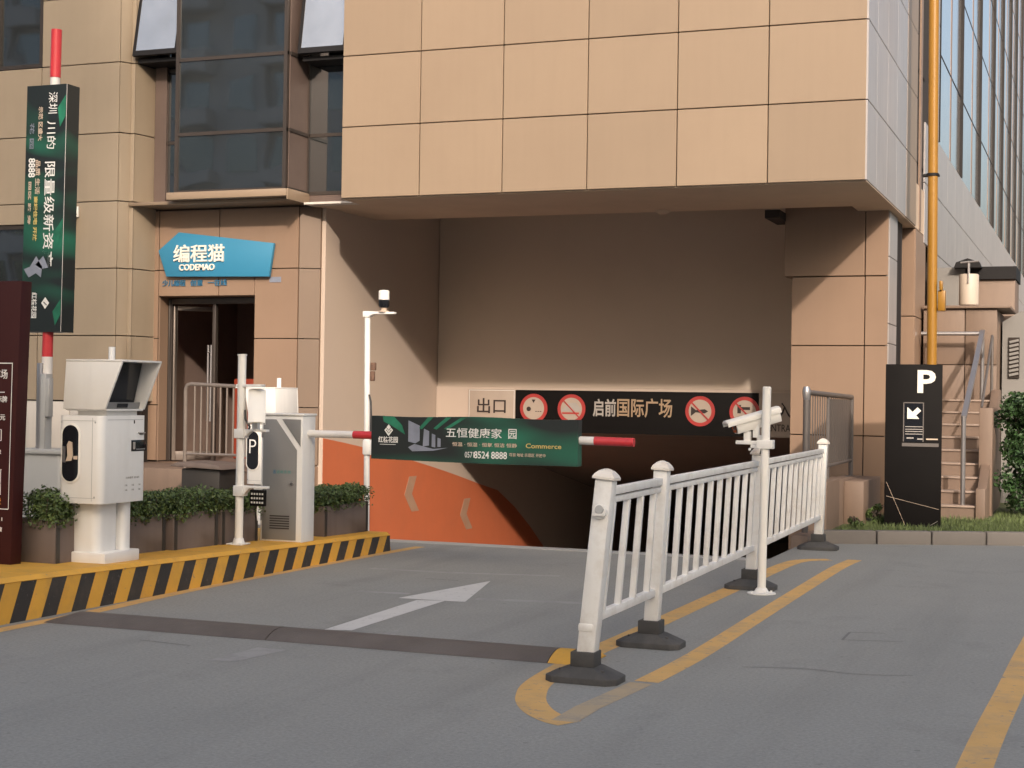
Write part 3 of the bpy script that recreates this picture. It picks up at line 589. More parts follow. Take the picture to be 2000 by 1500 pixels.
# ------------------------------------------------------------------ payment kiosks
def rbox(mb, x0, x1, y0, y1, z0, z1, r_, m=0, n=6):
    P = []
    for cx, cy, a in ((x1-r_, y1-r_, 0), (x0+r_, y1-r_, 90), (x0+r_, y0+r_, 180), (x1-r_, y0+r_, 270)):
        for i in range(n+1): w = R(a+90*i/n); P.append((cx+r_*math.cos(w), cy+r_*math.sin(w)))
    mb.prism(P, 2, z0, z1, m)
def oval(cx, cz, hw, hh, n=14):
    P = []
    for i in range(n+1): w = math.pi*i/n; P.append((cx+hw*math.cos(w), cz+hh-hw+hw*math.sin(w)))
    for i in range(n+1): w = math.pi+math.pi*i/n; P.append((cx+hw*math.cos(w), cz-hh+hw+hw*math.sin(w)))
    return P
def kiosk(loc, label, first):
    k = thing('payment_kiosk', label, 'kiosk', loc, 'parking payment kiosks')
    mb = MB(); mb.box(-.20, .19, -.22, .22, 0, .085); mb.build('plinth', 'white', k, bevel=.008)
    mb = MB(); rbox(mb, -.165, .10, -.19, .08, .085, .46, .06); rbox(mb, -.10, .14, .082, .19, .085, .46, .04); mb.build('column', 'white', k)
    mb = MB(); mb.box(-.02, -.012, .081, .084, .30, .304); rbox(mb, -.195, .195, -.285, .285, .45, 1.10, .055); mb.box(-.10, .16, -.18, .2, 1.10, 1.14)
    body = mb.build('body', 'white', k, bevel=.005)
    oc_ = -.075 if first else -.10
    mb = MB(); mb.prism(oval(oc_, .82, .085, .225), 1, -.294, -.286); mb.build('oval_rim', 'plain_white', body, bevel=.003)
    mb = MB(); mb.prism(oval(oc_, .82, .070, .208), 1, -.298, -.2935); ov = mb.build('oval_panel', 'black', body)
    mb = MB()
    if first:
        mb.prism([(-.095, .80), (-.10, .88), (-.085, .91), (-.055, .90), (-.048, .80), (-.06, .765), (-.11, .76)], 1, -.303, -.298, 0); mb.box(-.14, -.115, -.302, -.298, .75, .87, 1); mb.box(-.042, -.008, -.302, -.298, .775, .80, 0)
        mb.build('reflection_shape', ['sign_cream', 'steel'], ov)  # cream and steel shapes standing for a reflection in the glossy oval
    else:
        mb.text('P', (oc_-.04, -.2985, .79), .085, .15, dep=.003, bold=-.012); mb.build('letter', 'text_white', ov)
    mb = MB()
    mb.box(.11, .113, -.2868, -.285, .47, 1.085); mb.box(-.17, .14, -.2866, -.285, .49, .493); mb.box(-.17, .14, -.2866, -.285, 1.06, 1.063); mb.box(.195, .1966, -.22, .23, 1.068, 1.071)
    for xx in (-.165, .135):
        for zz in (.50, 1.05): mb.cone((xx, -.285, zz), (xx, -.2875, zz), .007, .007, 8)
    mb.build('panel_seam', 'lgrey', body)
    # face towards the cars: slots, card reader, small print
    mb = MB(); mb.box(.195, .199, .08, .27, .83, .915); mb.build('card_reader', 'black', body, bevel=.003)
    mb = MB(); mb.box(.199, .201, .14, .255, .84, .85, 0); mb.box(.199, .202, .10, .125, .845, .90, 1); mb.box(.195, .199, .11, .12, 1.04, 1.065, 2); mb.box(.195, .206, .17, .25, .965, .972, 1); mb.box(.195, .204, .185, .23, .955, .963, 2)
    mb.build('slot', ['steel', 'text_dim', 'text_dark'], body)
    mb = MB()
    mb.text('自助缴费 请扫码', (.1955, .02, .625), .17, .016, right=(0, 1, 0), dep=.001)
    for i in range(3):
        for j in range(2): mb.text('口品', (.1955, .01+.085*i, .535+.035*j), .028, .013, right=(0, 1, 0), dep=.001)
    mb.build('small_print', 'text_dim', body)
    # hood and screen
    top, bot = ((.345, 1.50), (.20, 1.145)) if first else ((.235, 1.50), (.17, 1.145)); MX = Matrix.Scale(1 if first else -1, 4, (1, 0, 0))
    cheek = [(-.17, 1.145), bot, top, (-.15, 1.50)]
    mb = MB(); mb.X = MX; mb.prism(cheek, 1, -.265, -.245); mb.prism(cheek, 1, .225, .245)
    mb.prism([(-.15, 1.50), (.345, 1.50), (.345, 1.515), (-.15, 1.515)], 1, -.268, .248); mb.prism([(-.17, 1.145), (-.15, 1.50), (-.13, 1.50), (-.15, 1.145)], 1, -.244, .224); mb.prism([(-.16, 1.135), (.2, 1.135), (.2, 1.150), (-.16, 1.150)], 1, -.244, .224)
    hood = mb.build('hood', 'white', k, bevel=.004)
    mb = MB(); mb.X = MX; mb.prism(([(.12, 1.20), (.13, 1.20), (.20, 1.498), (.19, 1.498)] if first else [(.10, 1.20), (.11, 1.20), (.15, 1.498), (.14, 1.498)]), 1, -.22, .20); mb.build('screen', 'black', hood)
    mb = MB(); mb.X = MX; mb.prism(([(.09, 1.152), (.16, 1.152), (.172, 1.20), (.09, 1.20)] if first else [(.08, 1.152), (.13, 1.152), (.14, 1.20), (.08, 1.20)]), 1, -.243, .223); mb.build('screen_base', 'grey_door', hood)
    mb = MB(); mb.X = MX; mb.prism(([(.166, 1.16), (.170, 1.16), (.176, 1.19), (.172, 1.19)] if first else [(.132, 1.16), (.136, 1.16), (.141, 1.19), (.137, 1.19)]), 1, -.07, .06); mb.build('sensor', 'black', hood)
    mb = MB(); mb.tube([(-.02, .12, 1.51), (-.02, .12, 1.62)], .025, 12); mb.build('antenna', 'white', k)
    return k
kiosk((-7.055, 9.815, .265), 'white payment kiosk with hooded screen standing on the striped island', True)
kiosk((-8.61, 15.13, .10), 'white payment kiosk showing letter P, farther one behind grey barrier cabinet', False)

# ------------------------------------------------------------------ barrier gate with lowered boom
bgt = thing('barrier_gate', 'barrier gate with grey cabinet and lowered boom carrying green banner', 'barrier', (-6.93, 12.4, .22), world=True)
x0, x1, y0, y1, z0, z1 = -7.125, -6.705, 12.29, 12.53, .212, 1.35
mb = MB(); mb.box(x0, x1, y0, y1, z0, z1); mb.box(x0-.01, x1+.012, y0-.012, y1+.01, z1, z1+.02); cb = mb.build('cabinet', 'white', bgt, bevel=.008)
mb = MB(); mb.prism([(x0+.02, z0+.02), (x1-.055, z0+.02), (x1-.055, 1.04), (x1-.27, 1.315), (x0+.02, 1.315)], 1, y0-.006, y0+.01); dd = mb.build('door', 'grey_door', cb, bevel=.002)
mb = MB(); mb.prism([(x1-.21, 1.318), (x1-.02, 1.318), (x1-.02, 1.075)], 1, y0-.006, y0+.01); mb.build('corner_panel', 'grey_door', cb, bevel=.002)
mb = MB(); mb.cone((x1-.10, y0-.022, .74), (x1-.10, y0-.006, .74), .014, .014, 12); mb.build('lock', 'steel', dd)
mb = MB()
for i in range(6): mb.box(x0+.10, x0+.30, y0-.0085, y0-.006, .33+.022*i, .34+.022*i)
mb.build('vent_slot', 'bin', dd)
for zz in (.40, 1.15):
    mb = MB(); mb.cone((x0+.012, y0-.008, zz), (x0+.012, y0-.008, zz+.07), .008, .008, 8); mb.build('hinge', 'steel', cb)
mb = MB(); mb.text('通', (x0+.125, y0-.006, .825), .03, .035, dep=.001, m=1); mb.text('道闸系统', (x0+.16, y0-.006, .828), .15, .03, dep=.001); mb.build('small_print', ['text_teal', 'text_navy'], dd)
YB = 12.41
mb = MB(); mb.cone((x1, YB, 1.19), (-6.25, YB, 1.19), .033, .033, 16); mb.cone((-6.255, YB, 1.19), (-6.04, YB, 1.19), .035, .035, 16, 1)
mb.cone((-6.04, YB, 1.19), (-4.0, YB, 1.19), .035, .035, 16, 0); mb.cone((-4.0, YB, 1.19), (-3.655, YB, 1.185), .037, .037, 16, 1)
arm = mb.build('boom_arm', ['boom_white', 'red'], bgt)
bx0, bx1, bz0, bz1, yf = -6.055, -4.13, .985, 1.365, YB-.055
mb = MB(); n = 24
for i in range(n):      # printed sheet box round the arm
    a = bx0+(bx1-bx0)*i/n; b = bx0+(bx1-bx0)*(i+1)/n
    mb.box(a, b, yf, YB+.05, bz0-.008*math.sin(i/n*3)-.012*i/n, bz1-.006*math.sin(i*.4), 0)
bn = mb.build('banner', 'banner', bgt, smooth=False)
def banner_print(mb, o, r_, u, L, Hh):
    # all in banner units: s along the length, h across, from the lower-left corner o
    o = Vector(o); r_ = Vector(r_); u = Vector(u)
    def P(s_, h): return tuple(o+r_*s_+u*h)
    def poly(pp, m): mb.add([P(*q) for q in pp], [tuple(range(len(pp)))], m)
    def tx(b, s_, h, w, hh, m, bold=0.): mb.text(b, P(s_, h), w, hh, right=r_, upv=u, dep=.001, bold=bold, m=m)
    poly([(.11, .378), (.22, .376), (.30, .30), (.33, .22), (.26, .26), (.19, .30), (.12, .33)], 3)
    for a, b in ((.46, .55), (.60, .72), (.70, .86)): poly([(a, .28), (b, .378), (b+.05, .378), (a+.03, .27)], 3)
    poly([(.36, .345), (.47, .30), (.47, .17), (.43, .145), (.36, .16)], 2); poly([(.51, .275), (.56, .255), (.56, .13), (.50, .12)], 2); poly([(.585, .235), (.62, .222), (.62, .115), (.585, .12)], 2); poly([(.64, .20), (.67, .19), (.67, .12), (.64, .12)], 2)
    poly([(.36, .11), (.42, .14), (.60, .10), (.74, .115), (.60, .085), (.40, .075)], 2)
    d = (.17, .255); r1 = .052
    poly([(d[0], d[1]+r1), (d[0]-.042, d[1]), (d[0], d[1]-r1), (d[0]+.042, d[1])], 0); 
    for q in (-.012, .012): poly([(d[0]-.028, d[1]+.012+q), (d[0], d[1]-.018+q), (d[0]+.028, d[1]+.012+q), (d[0]+.024, d[1]+.018+q), (d[0], d[1]-.008+q), (d[0]-.024, d[1]+.018+q)], 4)
    tx('红桂花园', .07, .145, .19, .055, 0, .02); poly([(.085, .128), (.24, .128), (.24, .132), (.085, .132)], 0)
    tx('五恒健康家', .72, .205, .52, .085, 0, .006); tx('园', 1.30, .205, .075, .085, 0, .006)
    tx('恒温 · 恒湿 · 恒氧 恒洁 恒静', .78, .130, .60, .036, 5, .01); tx('Commerce', 1.46, .13, .32, .04, 1, .01)
    tx('0571', .90, .035, .085, .05, 0, 0); tx('8524', .985, .03, .14, .062, 0, .015); tx('8888', 1.145, .03, .145, .062, 0, .015)
    tx('项目 地址 示范区 开放中', 1.31, .055, .33, .03, 5, .01)
PM = ['text_white', 'text_yellow', 'print_grey', 'print_green', 'black_matt', 'sign_cream']
mb = MB(); banner_print(mb, (bx0, yf-.004, bz0), (1, 0, 0), (0, 0, 1), 1.93, .38); mb.build('printing', PM, bn, smooth=False)

# raised boom on the far side of the island
ub = thing('barrier_gate', 'barrier gate with raised red tipped boom and upright green banner', 'barrier', (-9.25, 12.0, .10), world=True)
mb = MB(); rbox(mb, -9.49, -8.98, 11.85, 12.2, .10, .96, .04); mb.box(-9.52, -8.95, 11.82, 12.23, .955, 1.0); mb.build('cabinet', 'lgrey', ub, bevel=.01)
mb = MB(); mb.box(-9.32, -9.27, 11.92, 11.97, .99, 1.80, 0); mb.box(-9.26, -9.20, 11.90, 12.0, .99, 1.70, 1); mb.box(-9.205, -9.16, 11.90, 11.96, 1.3, 1.66, 1); mb.build('boom_clamp', ['steel', 'lgrey'], ub, bevel=.004)
mb = MB(); cxx = lambda z: -9.265+.0135*(z-1.8)
mb.cone((cxx(1.55), 12, 1.55), (cxx(1.86), 12, 1.86), .05, .05, 16, 0); mb.cone((cxx(1.86), 12, 1.86), (cxx(2.11), 12, 2.11), .05, .05, 16, 1); mb.cone((cxx(2.11), 12, 2.11), (cxx(4.5), 12, 4.5), .045, .045, 16, 0); mb.cone((cxx(4.48), 12, 4.48), (cxx(4.93), 12, 4.93), .05, .05, 16, 1)
mb.build('boom_arm', ['boom_white', 'red'], ub)
mb = MB(); sh = lambda z, x: x+.0105*(z-2.1)
for a, b in zip(mid(2.09, 4.40, 16)[:-1], mid(2.09, 4.40, 16)[1:]):
    mb.add([(sh(z, x), y, z) for z in (a, b) for x, y in ((-9.515, 11.93), (-9.065, 11.93), (-9.065, 12.12), (-9.515, 12.12))], [(3, 2, 1, 0), (4, 5, 6, 7), (0, 1, 5, 4), (1, 2, 6, 5), (2, 3, 7, 6), (3, 0, 4, 7)])
b2 = mb.build('banner', 'banner', ub, smooth=False)
mb = MB(); U = Vector((.0105, 0, 1)).normalized(); RR = Vector((1, 0, -.0105)).normalized()
def vt(b, xc, ztop, w, hh, m, bold=0.):   # characters lying on their side, reading downwards
    org = Vector((sh(ztop, xc), 11.926, ztop)); mb.text(b, org, w, hh, right=-U, upv=RR, dep=.001, bold=bold, m=m)
vt('深圳', -9.265, 4.33, .20, .10, 0, .0); vt('川的', -9.275, 4.06, .26, .10, 0, .0); vt('限量级新资产', -9.29, 3.68, .98, .12, 0, .005)
vt('示范 区盛大', -9.375, 4.20, .32, .05, 5, .02); vt('品质 生活', -9.395, 3.70, .32, .055, 5, .02); vt('高端住宅 开放', -9.405, 3.36, .42, .045, 1, .03)
vt('8888', -9.475, 3.72, .18, .075, 0, .02); vt('园区 路 旁', -9.47, 3.50, .40, .035, 5, .02); vt('花 园', -9.47, 4.05, .24, .05, 2, .01); vt('红桂花园', -9.40, 2.46, .24, .06, 0, .02)
def dq(pp, m): mb.add([(sh(z, x), 11.925, z) for x, z in pp], [tuple(range(len(pp)))], m)
dq([(-9.29, 2.36), (-9.245, 2.415), (-9.20, 2.36), (-9.245, 2.305)], 0); dq([(-9.26, 2.375), (-9.225, 2.345), (-9.232, 2.336), (-9.268, 2.365)], 4)
dq([(-9.43, 2.70), (-9.36, 2.80), (-9.29, 2.70), (-9.30, 2.60), (-9.36, 2.64)], 2); dq([(-9.37, 2.72), (-9.28, 2.80), (-9.22, 2.69), (-9.30, 2.68)], 2); dq([(-9.50, 2.68), (-9.43, 2.70), (-9.36, 2.64), (-9.44, 2.60)], 2)
for a, b in ((2.15, 2.4), (2.9, 3.15), (4.0, 4.3)): dq([(-9.13, a), (-9.07, a+.1), (-9.07, b), (-9.16, b-.12)], 3)
mb.build('printing', PM, b2, smooth=False)
mb = MB()
mb.add([(sh(z, -9.066), 11.927, z) for z in (2.09,)]+[(sh(2.09, -9.060), 11.927, 2.09), (sh(4.4, -9.060), 11.927, 4.4), (sh(4.4, -9.066), 11.927, 4.4)], [(0, 1, 2, 3)]); mb.build('edge_trim', 'silver_line', b2, smooth=False)

# ------------------------------------------------------------------ maroon information board
ib = thing('information_board', 'dark maroon parking information board with white lettering at the left edge', 'sign', (-7.9, 9.2, .27), world=True)
mb = MB(); mb.prism([(-8.75, .262), (-7.365, .262), (-7.31, 2.335), (-8.75, 2.335)], 1, 9.16, 9.28); bd = mb.build('board', 'maroon', ib, bevel=.006)
mb = MB(); yb = 9.156
def ln(xa, xb, za, zb): mb.box(xa, xb, yb, 9.1605, za, zb, 0)
lx = lambda z: -7.385+.018*(z-1)
ln(-8.6, lx(1.7), 1.735, 1.742); mb.add([(lx(1.0)-.005+.0, yb, .685), (lx(1.0), yb, .685), (lx(1.7)+.002, yb, 1.742), (lx(1.7)-.004, yb, 1.742)], [(0, 1, 2, 3)]); ln(-8.6, lx(.7), .68, .686)
ln(-8.6, -7.44, 1.525, 1.531); ln(-8.6, -7.46, 1.255, 1.26); ln(-8.6, -7.46, 1.175, 1.18); ln(-7.465, -7.46, 1.175, 1.26)
ln(-8.6, -7.455, .965, .97); ln(-8.6, -7.46, .865, .87); ln(-8.6, -7.47, .785, .79); ln(-7.465, -7.46, .785, .97)
def rtx(t, z, cw, h, xr=-7.415, bold=.01, m=0): w = cw*len(t); mb.text(t, (xr-w, 9.158, z), w, h, bold=bold, m=m)
rtx('公共购车场', 1.625, .062, .07); rtx('收费标准公示牌', 1.455, .045, .045); rtx('小型车每小时5元', 1.325, .045, .045, -7.43)
rtx('收费 10:00', 1.197, .036, .042, -7.48); rtx('月卡用户 免费', 1.08, .038, .032, -7.46); rtx('监督电话', .925, .032, .02, -7.475); rtx('停放24小时 DM11', .595, .034, .032, -7.44); rtx('车主自行 看管', .52, .04, .032, -7.44)
rtx('停车收费', .715, .058, .05, -7.455, .015, 1)
mb.build('lettering', ['text_white', 'orange_text'], bd, smooth=False)

# ------------------------------------------------------------------ planters and hedges
LEAFN = 0
def leaves(mb, n, fx, size, flat=.5):
    for i in range(n):
        c, nrm = fx(); s_ = size*random.uniform(.6, 1.3)
        d = (Vector(nrm)+Vector((random.gauss(0, .7), random.gauss(0, .7), random.gauss(0, .7)))).normalized()
        a = d.orthogonal().normalized(); a = Matrix.Rotation(random.uniform(0, 6.28), 3, d) @ a; b = d.cross(a); c = Vector(c)
        mb.add([c-a*s_*.5, c+b*s_*.28+d*s_*.08, c+a*s_*.5, c-b*s_*.28+d*s_*.08], [(0, 1, 2), (0, 2, 3)], 0, random.uniform(.5, 1.5))
def hedge(x0, x1, y0, y1, z0, z1, n, label, grp, size=.032):
    t_ = thing('hedge_plant', label, 'plant', ((x0+x1)/2, (y0+y1)/2, z0), grp, world=True)
    cl = [(random.uniform(x0+.05, x1-.05), random.uniform(y0+.05, y1-.05), random.uniform(z0+.0, z1-.07), random.uniform(.06, .10)) for _ in range(int((y1-y0)*70)+10)]
    def fx():
        if random.random() < .72:
            c = random.choice(cl); v = Vector((random.gauss(0, 1), random.gauss(0, 1), random.gauss(0, 1))).normalized(); r_ = c[3]*random.random()**.35
            p = Vector(c[:3])+v*r_; return (p.x, p.y, max(p.z, z0-.06)), v
        x = random.uniform(x0, x1); y = random.uniform(y0, y1); z = z0-.03+(z1-z0)*random.random()**.8; return (x, y, z), (0, 0, 1)
    mb = MB(); leaves(mb, n, fx, size); mb.build('foliage', 'leaf', t_, smooth=False)
    mb = MB()
    for _ in range(int((y1-y0)*26)+5):
        x = random.uniform(x0+.06, x1-.06); y = random.uniform(y0+.06, y1-.06)
        mb.tube([(x, y, z0-.08), (x+random.uniform(-.05, .05), y+random.uniform(-.05, .05), z1-.06)], .004, 4)
    mb.build('stem', 'twig', t_)
def planter(x0, x1, y0, y1, z0, z1, label):
    t_ = thing('planter_box', label, 'planter', ((x0+x1)/2, (y0+y1)/2, z0), 'planter boxes on the island', world=True)
    mb = MB(); w = .02
    mb.box(x0, x1, y0, y0+w, z0, z1); mb.box(x0, x1, y1-w, y1, z0, z1); mb.box(x0, x0+w, y0+w, y1-w, z0, z1); mb.box(x1-w, x1, y0+w, y1-w, z0, z1); mb.box(x0+w, x1-w, y0+w, y1-w, z0+.01, z0+.03)
    mb.build('box', 'planter', t_, bevel=.004)
    mb = MB(); mb.box(x0+w, x1-w, y0+w, y1-w, z1-.09, z1-.05); mb.build('earth', 'soil', t_)
    for a in (y0+.03, y1-.03):
        mb = MB(); mb.box(x1, x1+.006, a-.02, a+.02, z0, z1-.01); mb.build('corner_strip', 'bin', t_)
PL = [(-7.50, -7.16, 9.40, 9.98, .262, .60, .85, 'brown planter beside the maroon board, leftmost on the island', 'low green hedge plant overflowing the planter beside the maroon board'),
      (-7.52, -7.18, 10.06, 10.86, .24, .555, .78, 'brown planter just right of the near payment kiosk', 'dense green hedge plant just right of the near payment kiosk'),
      (-7.50, -7.13, 10.90, 11.58, .23, .54, .77, 'brown planter to the left of the white camera post', 'green hedge plant in front of the dark bin'),
      (-7.47, -7.12, 11.62, 12.24, .22, .53, .72, 'brown planter half hidden between camera post and grey cabinet', 'darker sparse hedge plant behind the camera post'),
      (-7.27, -6.86, 13.02, 13.95, .19, .49, .70, 'brown planter right of the grey barrier cabinet near island end', 'rounded green hedge plant right of the grey barrier cabinet')]
for (x0, x1, y0, y1, z0, z1, zt, l1, l2) in PL:
    planter(x0, x1, y0, y1, z0, z1, l1)
    hedge(x0-.05, x1+.05, y0-.05, y1+.05, z1-.02, zt-.03, int(14000*(y1-y0)), l2, 'hedge plants in the planter boxes')

# ------------------------------------------------------------------ camera posts
def cam_body(t_, pos, axis, L=.40, w=.115, h=.105, hood=True):
    a = Vector(axis).normalized(); sd = a.cross(Vector((0, 0, 1))).normalized(); u = sd.cross(a); p = Vector(pos)
    Mx = Matrix(((a.x, sd.x, u.x, p.x), (a.y, sd.y, u.y, p.y), (a.z, sd.z, u.z, p.z), (0, 0, 0, 1)))
    mb = MB(); mb.X = Mx; hw = w/2
    sec = [(-hw*.75, -h/2), (hw*.75, -h/2), (hw, -h*.1), (hw, h*.28), (-hw, h*.28), (-hw, -h*.1)]
    mb.prism(sec, 0, -L/2, L/2-.02); bd_ = mb.build('camera_housing', 'plain_white', t_, bevel=.006)
    mb = MB(); mb.X = Mx; hs = [(-hw-.012, h*.12), (-hw-.012, h*.42), (-hw*.5, h*.56), (hw*.5, h*.56), (hw+.012, h*.42), (hw+.012, h*.12), (hw+.006, h*.12), (hw+.006, h*.38), (-hw-.006, h*.38), (-hw-.006, h*.12)]
    mb.prism(hs, 0, -L/2-.01, L/2+.05); mb.build('sun_shield', 'plain_white', bd_, bevel=.002)
    mb = MB(); mb.X = Mx; mb.prism([(y*.82, z*.8) for y, z in sec], 0, L/2-.02, L/2-.012); mb.build('lens_window', 'lens', bd_)
    mb = MB(); mb.X = Mx; mb.tube([(L/2-.012, .0, -.005), (L/2-.006, 0, -.005)], .022, 14, 0); mb.tube([(L/2-.006, 0, -.005), (L/2-.004, 0, -.005)], .013, 12, 1); mb.build('lens', ['grey_door', 'lens'], bd_)
    return Mx
cp = thing('camera_post', 'white post with bullet security camera standing inside the yellow road lines beside the fence', 'camera post', (-2.553, 12.33, 0), world=True)
mb = MB(); mb.tube([(-2.553, 12.33, .01), (-2.53, 12.33, 1.655)], .034, 20); mb.cone((-2.53, 12.33, 1.655), (-2.53, 12.33, 1.662), .034, .028, 20); mb.build('pole', 'plain_white', cp)
mb = MB(); mb.lathe([(.115, 0), (.115, .008), (.06, .014), (.045, .04), (.035, .05)], (-2.553, 12.33, .002), 28)
for k in range(4): mb.cone((-2.553+.085*math.cos(k*1.57+.6), 12.33+.085*math.sin(k*1.57+.6), .008), (-2.553+.085*math.cos(k*1.57+.6), 12.33+.085*math.sin(k*1.57+.6), .025), .009, .009, 6)
mb.build('base_flange', 'white_fence', cp)
mb = MB(); mb.box(-2.60, -2.47, 12.285, 12.375, 1.165, 1.235); mb.box(-2.78, -2.60, 12.335, 12.375, 1.195, 1.225); mb.box(-2.66, -2.60, 12.336, 12.374, 1.165, 1.195)
for x in (-2.585, -2.485):
    for z in (1.18, 1.222): mb.cone((x, 12.28, z), (x, 12.286, z), .006, .006, 8)
mb.box(-2.72, -2.665, 12.35, 12.40, 1.225, 1.30); mb.cone((-2.665, 12.34, 1.165), (-2.665, 12.34, 1.145), .012, .012, 8); mb.build('bracket', 'white', cp, bevel=.003)
mb = MB(); mb.box(-2.65, -2.60, 12.37, 12.42, 1.25, 1.36); mb.box(-2.62, -2.56, 12.38, 12.40, 1.235, 1.27); mb.build('joint_arm', 'white', cp, bevel=.004)
cam_body(cp, (-2.64, 12.42, 1.385), (-.80, -.45, -.27), .40, .13, .12)
mb = MB(); mb.tube([(-2.585, 12.43, 1.36), (-2.58, 12.45, 1.30), (-2.575, 12.40, 1.20), (-2.585, 12.37, 1.12)], .007, 6); mb.build('cable', 'rubber', cp)

cl_ = thing('camera_post', 'white post with camera and fill light panel in front of grey cabinet', 'camera post', (-6.99, 11.73, .235), world=True)
mb = MB(); mb.tube([(-7.012, 11.73, .235), (-7.005, 11.73, 1.875)], .036, 20); mb.cone((-7.005, 11.73, 1.872), (-7.005, 11.73, 1.885), .042, .042, 20); mb.build('pole', 'plain_white', cl_)
mb = MB(); mb.box(-7.09, -6.94, 11.65, 11.81, .232, .245); mb.cone((-7.012, 11.73, .245), (-7.012, 11.73, .29), .055, .04, 16); mb.build('base_plate', 'white', cl_, bevel=.003)
mb = MB(); mb.box(-7.05, -6.955, 11.685, 11.775, 1.155, 1.235); mb.prism([(-6.955, 1.165), (-6.90, 1.215), (-6.74, 1.215), (-6.74, 1.235), (-6.955, 1.235)], 1, 11.70, 11.76)
mb.build('bracket', 'white', cl_, bevel=.003); mb = MB()
mb.box(-7.05, -6.955, 11.685, 11.775, .655, .745); mb.prism([(-6.955, .665), (-6.90, .725), (-6.73, .725), (-6.73, .745), (-6.955, .745)], 1, 11.70, 11.76)
mb.build('bracket', 'white', cl_, bevel=.003)
mb = MB(); mb.box(-7.045, -6.80, 11.70, 11.78, 1.60, 1.625); mb.build('top_arm', 'white', cl_, bevel=.003)
mb = MB(); mb.box(-6.88, -6.83, 11.70, 11.75, 1.235, 1.30); mb.build('joint_arm', 'white', cl_)
cam_body(cl_, (-6.858, 11.74, 1.43), (.27, -.47, -.84), .28, .125, .105)
mb = MB(); mb.tube([(-6.95, 11.70, 1.40), (-6.94, 11.69, 1.32), (-6.90, 11.70, 1.255), (-6.93, 11.72, 1.22)], .009, 6); mb.build('cable', 'rubber', cl_)
mb = MB(); mb.box(-6.885, -6.735, 11.685, 11.72, .575, .715); fl = mb.build('fill_light', 'black_matt', cl_, bevel=.006)
mb = MB()
for i in range(5):
    for j in range(3): mb.box(-6.868+.026*i, -6.853+.026*i, 11.681, 11.6855, .598+.037*j, .614+.037*j)
mb.build('lamp_cell', 'led', fl)
mb = MB(); mb.tube([(-6.81, 11.70, .575), (-6.815, 11.70, .52), (-6.82, 11.72, .45)], .006, 6); mb.build('lamp_cable', 'white', fl)

sp = thing('strobe_post', 'tall thin white post with small black and white lamp against the sunlit wall', 'lamp post', (-7.05, 14.3, 0), world=True)
mb = MB(); mb.tube([(-7.045, 14.3, .0), (-7.075, 14.3, 2.39)], .030, 16); mb.build('pole', 'white', sp)
mb = MB(); mb.box(-7.11, -7.04, 14.26, 14.34, 2.345, 2.405); mb.prism([(-7.04, 2.355), (-6.99, 2.375), (-6.76, 2.375), (-6.76, 2.395), (-7.04, 2.405)], 1, 14.27, 14.33); mb.build('bracket', 'white', sp, bevel=.003)
mb = MB(); mb.lathe([(.055, 0), (.055, .012), (.03, .02), (.035, .05), (.0, .05)], (-6.89, 14.3, 2.395)); lm = mb.build('lamp_foot', 'sign_cream', sp)
mb = MB(); mb.lathe([(.0, 0), (.045, .001), (.055, .02), (.058, .075), (.05, .08)], (-6.89, 14.3, 2.44)); mb.build('lamp_body', 'black', sp)
mb = MB(); mb.lathe([(.05, 0), (.056, .005), (.055, .09), (.045, .10), (0, .10)], (-6.89, 14.3, 2.518)); mb.build('lamp_cap', 'plain_white', sp)
mb = MB(); mb.box(-7.09, -7.0, 14.25, 14.35, .93, 1.09); mb.build('collar', 'white', sp, bevel=.02)
mb = MB(); mb.tube([(-7.03, 14.28, 1.55), (-7.005, 14.27, 1.48), (-7.0, 14.27, 1.35), (-7.01, 14.28, 1.1)], .010, 6); mb.build('cable', 'rubber', sp)
mb = MB(); rbox(mb, -7.03, -6.975, 14.28, 14.34, 1.80, 1.88, .02); rbox(mb, -7.03, -6.985, 14.28, 14.33, 1.69, 1.79, .015); mb.build('junction_box', 'brown_bit', sp, bevel=.01)

wc = thing('wall_camera', 'small white camera mounted on the left wall behind the upright banner', 'camera', (-12.85, 17.19, 3.95), world=True)
mb = MB(); mb.box(-12.93, -12.80, 17.165, 17.195, 3.86, 4.0); mb.build('mount_plate', 'plain_white', wc, bevel=.004)
mb = MB(); mb.prism([(-12.92, 3.98), (-12.82, 3.9), (-12.86, 3.72), (-12.92, 3.66)], 1, 17.03, 17.165); mb.build('camera_body', 'plain_white', wc, bevel=.01)
mb = MB(); mb.cone((-12.88, 17.0, 3.74), (-12.88, 17.035, 3.76), .035, .035, 14); mb.build('lens', 'lens', wc)

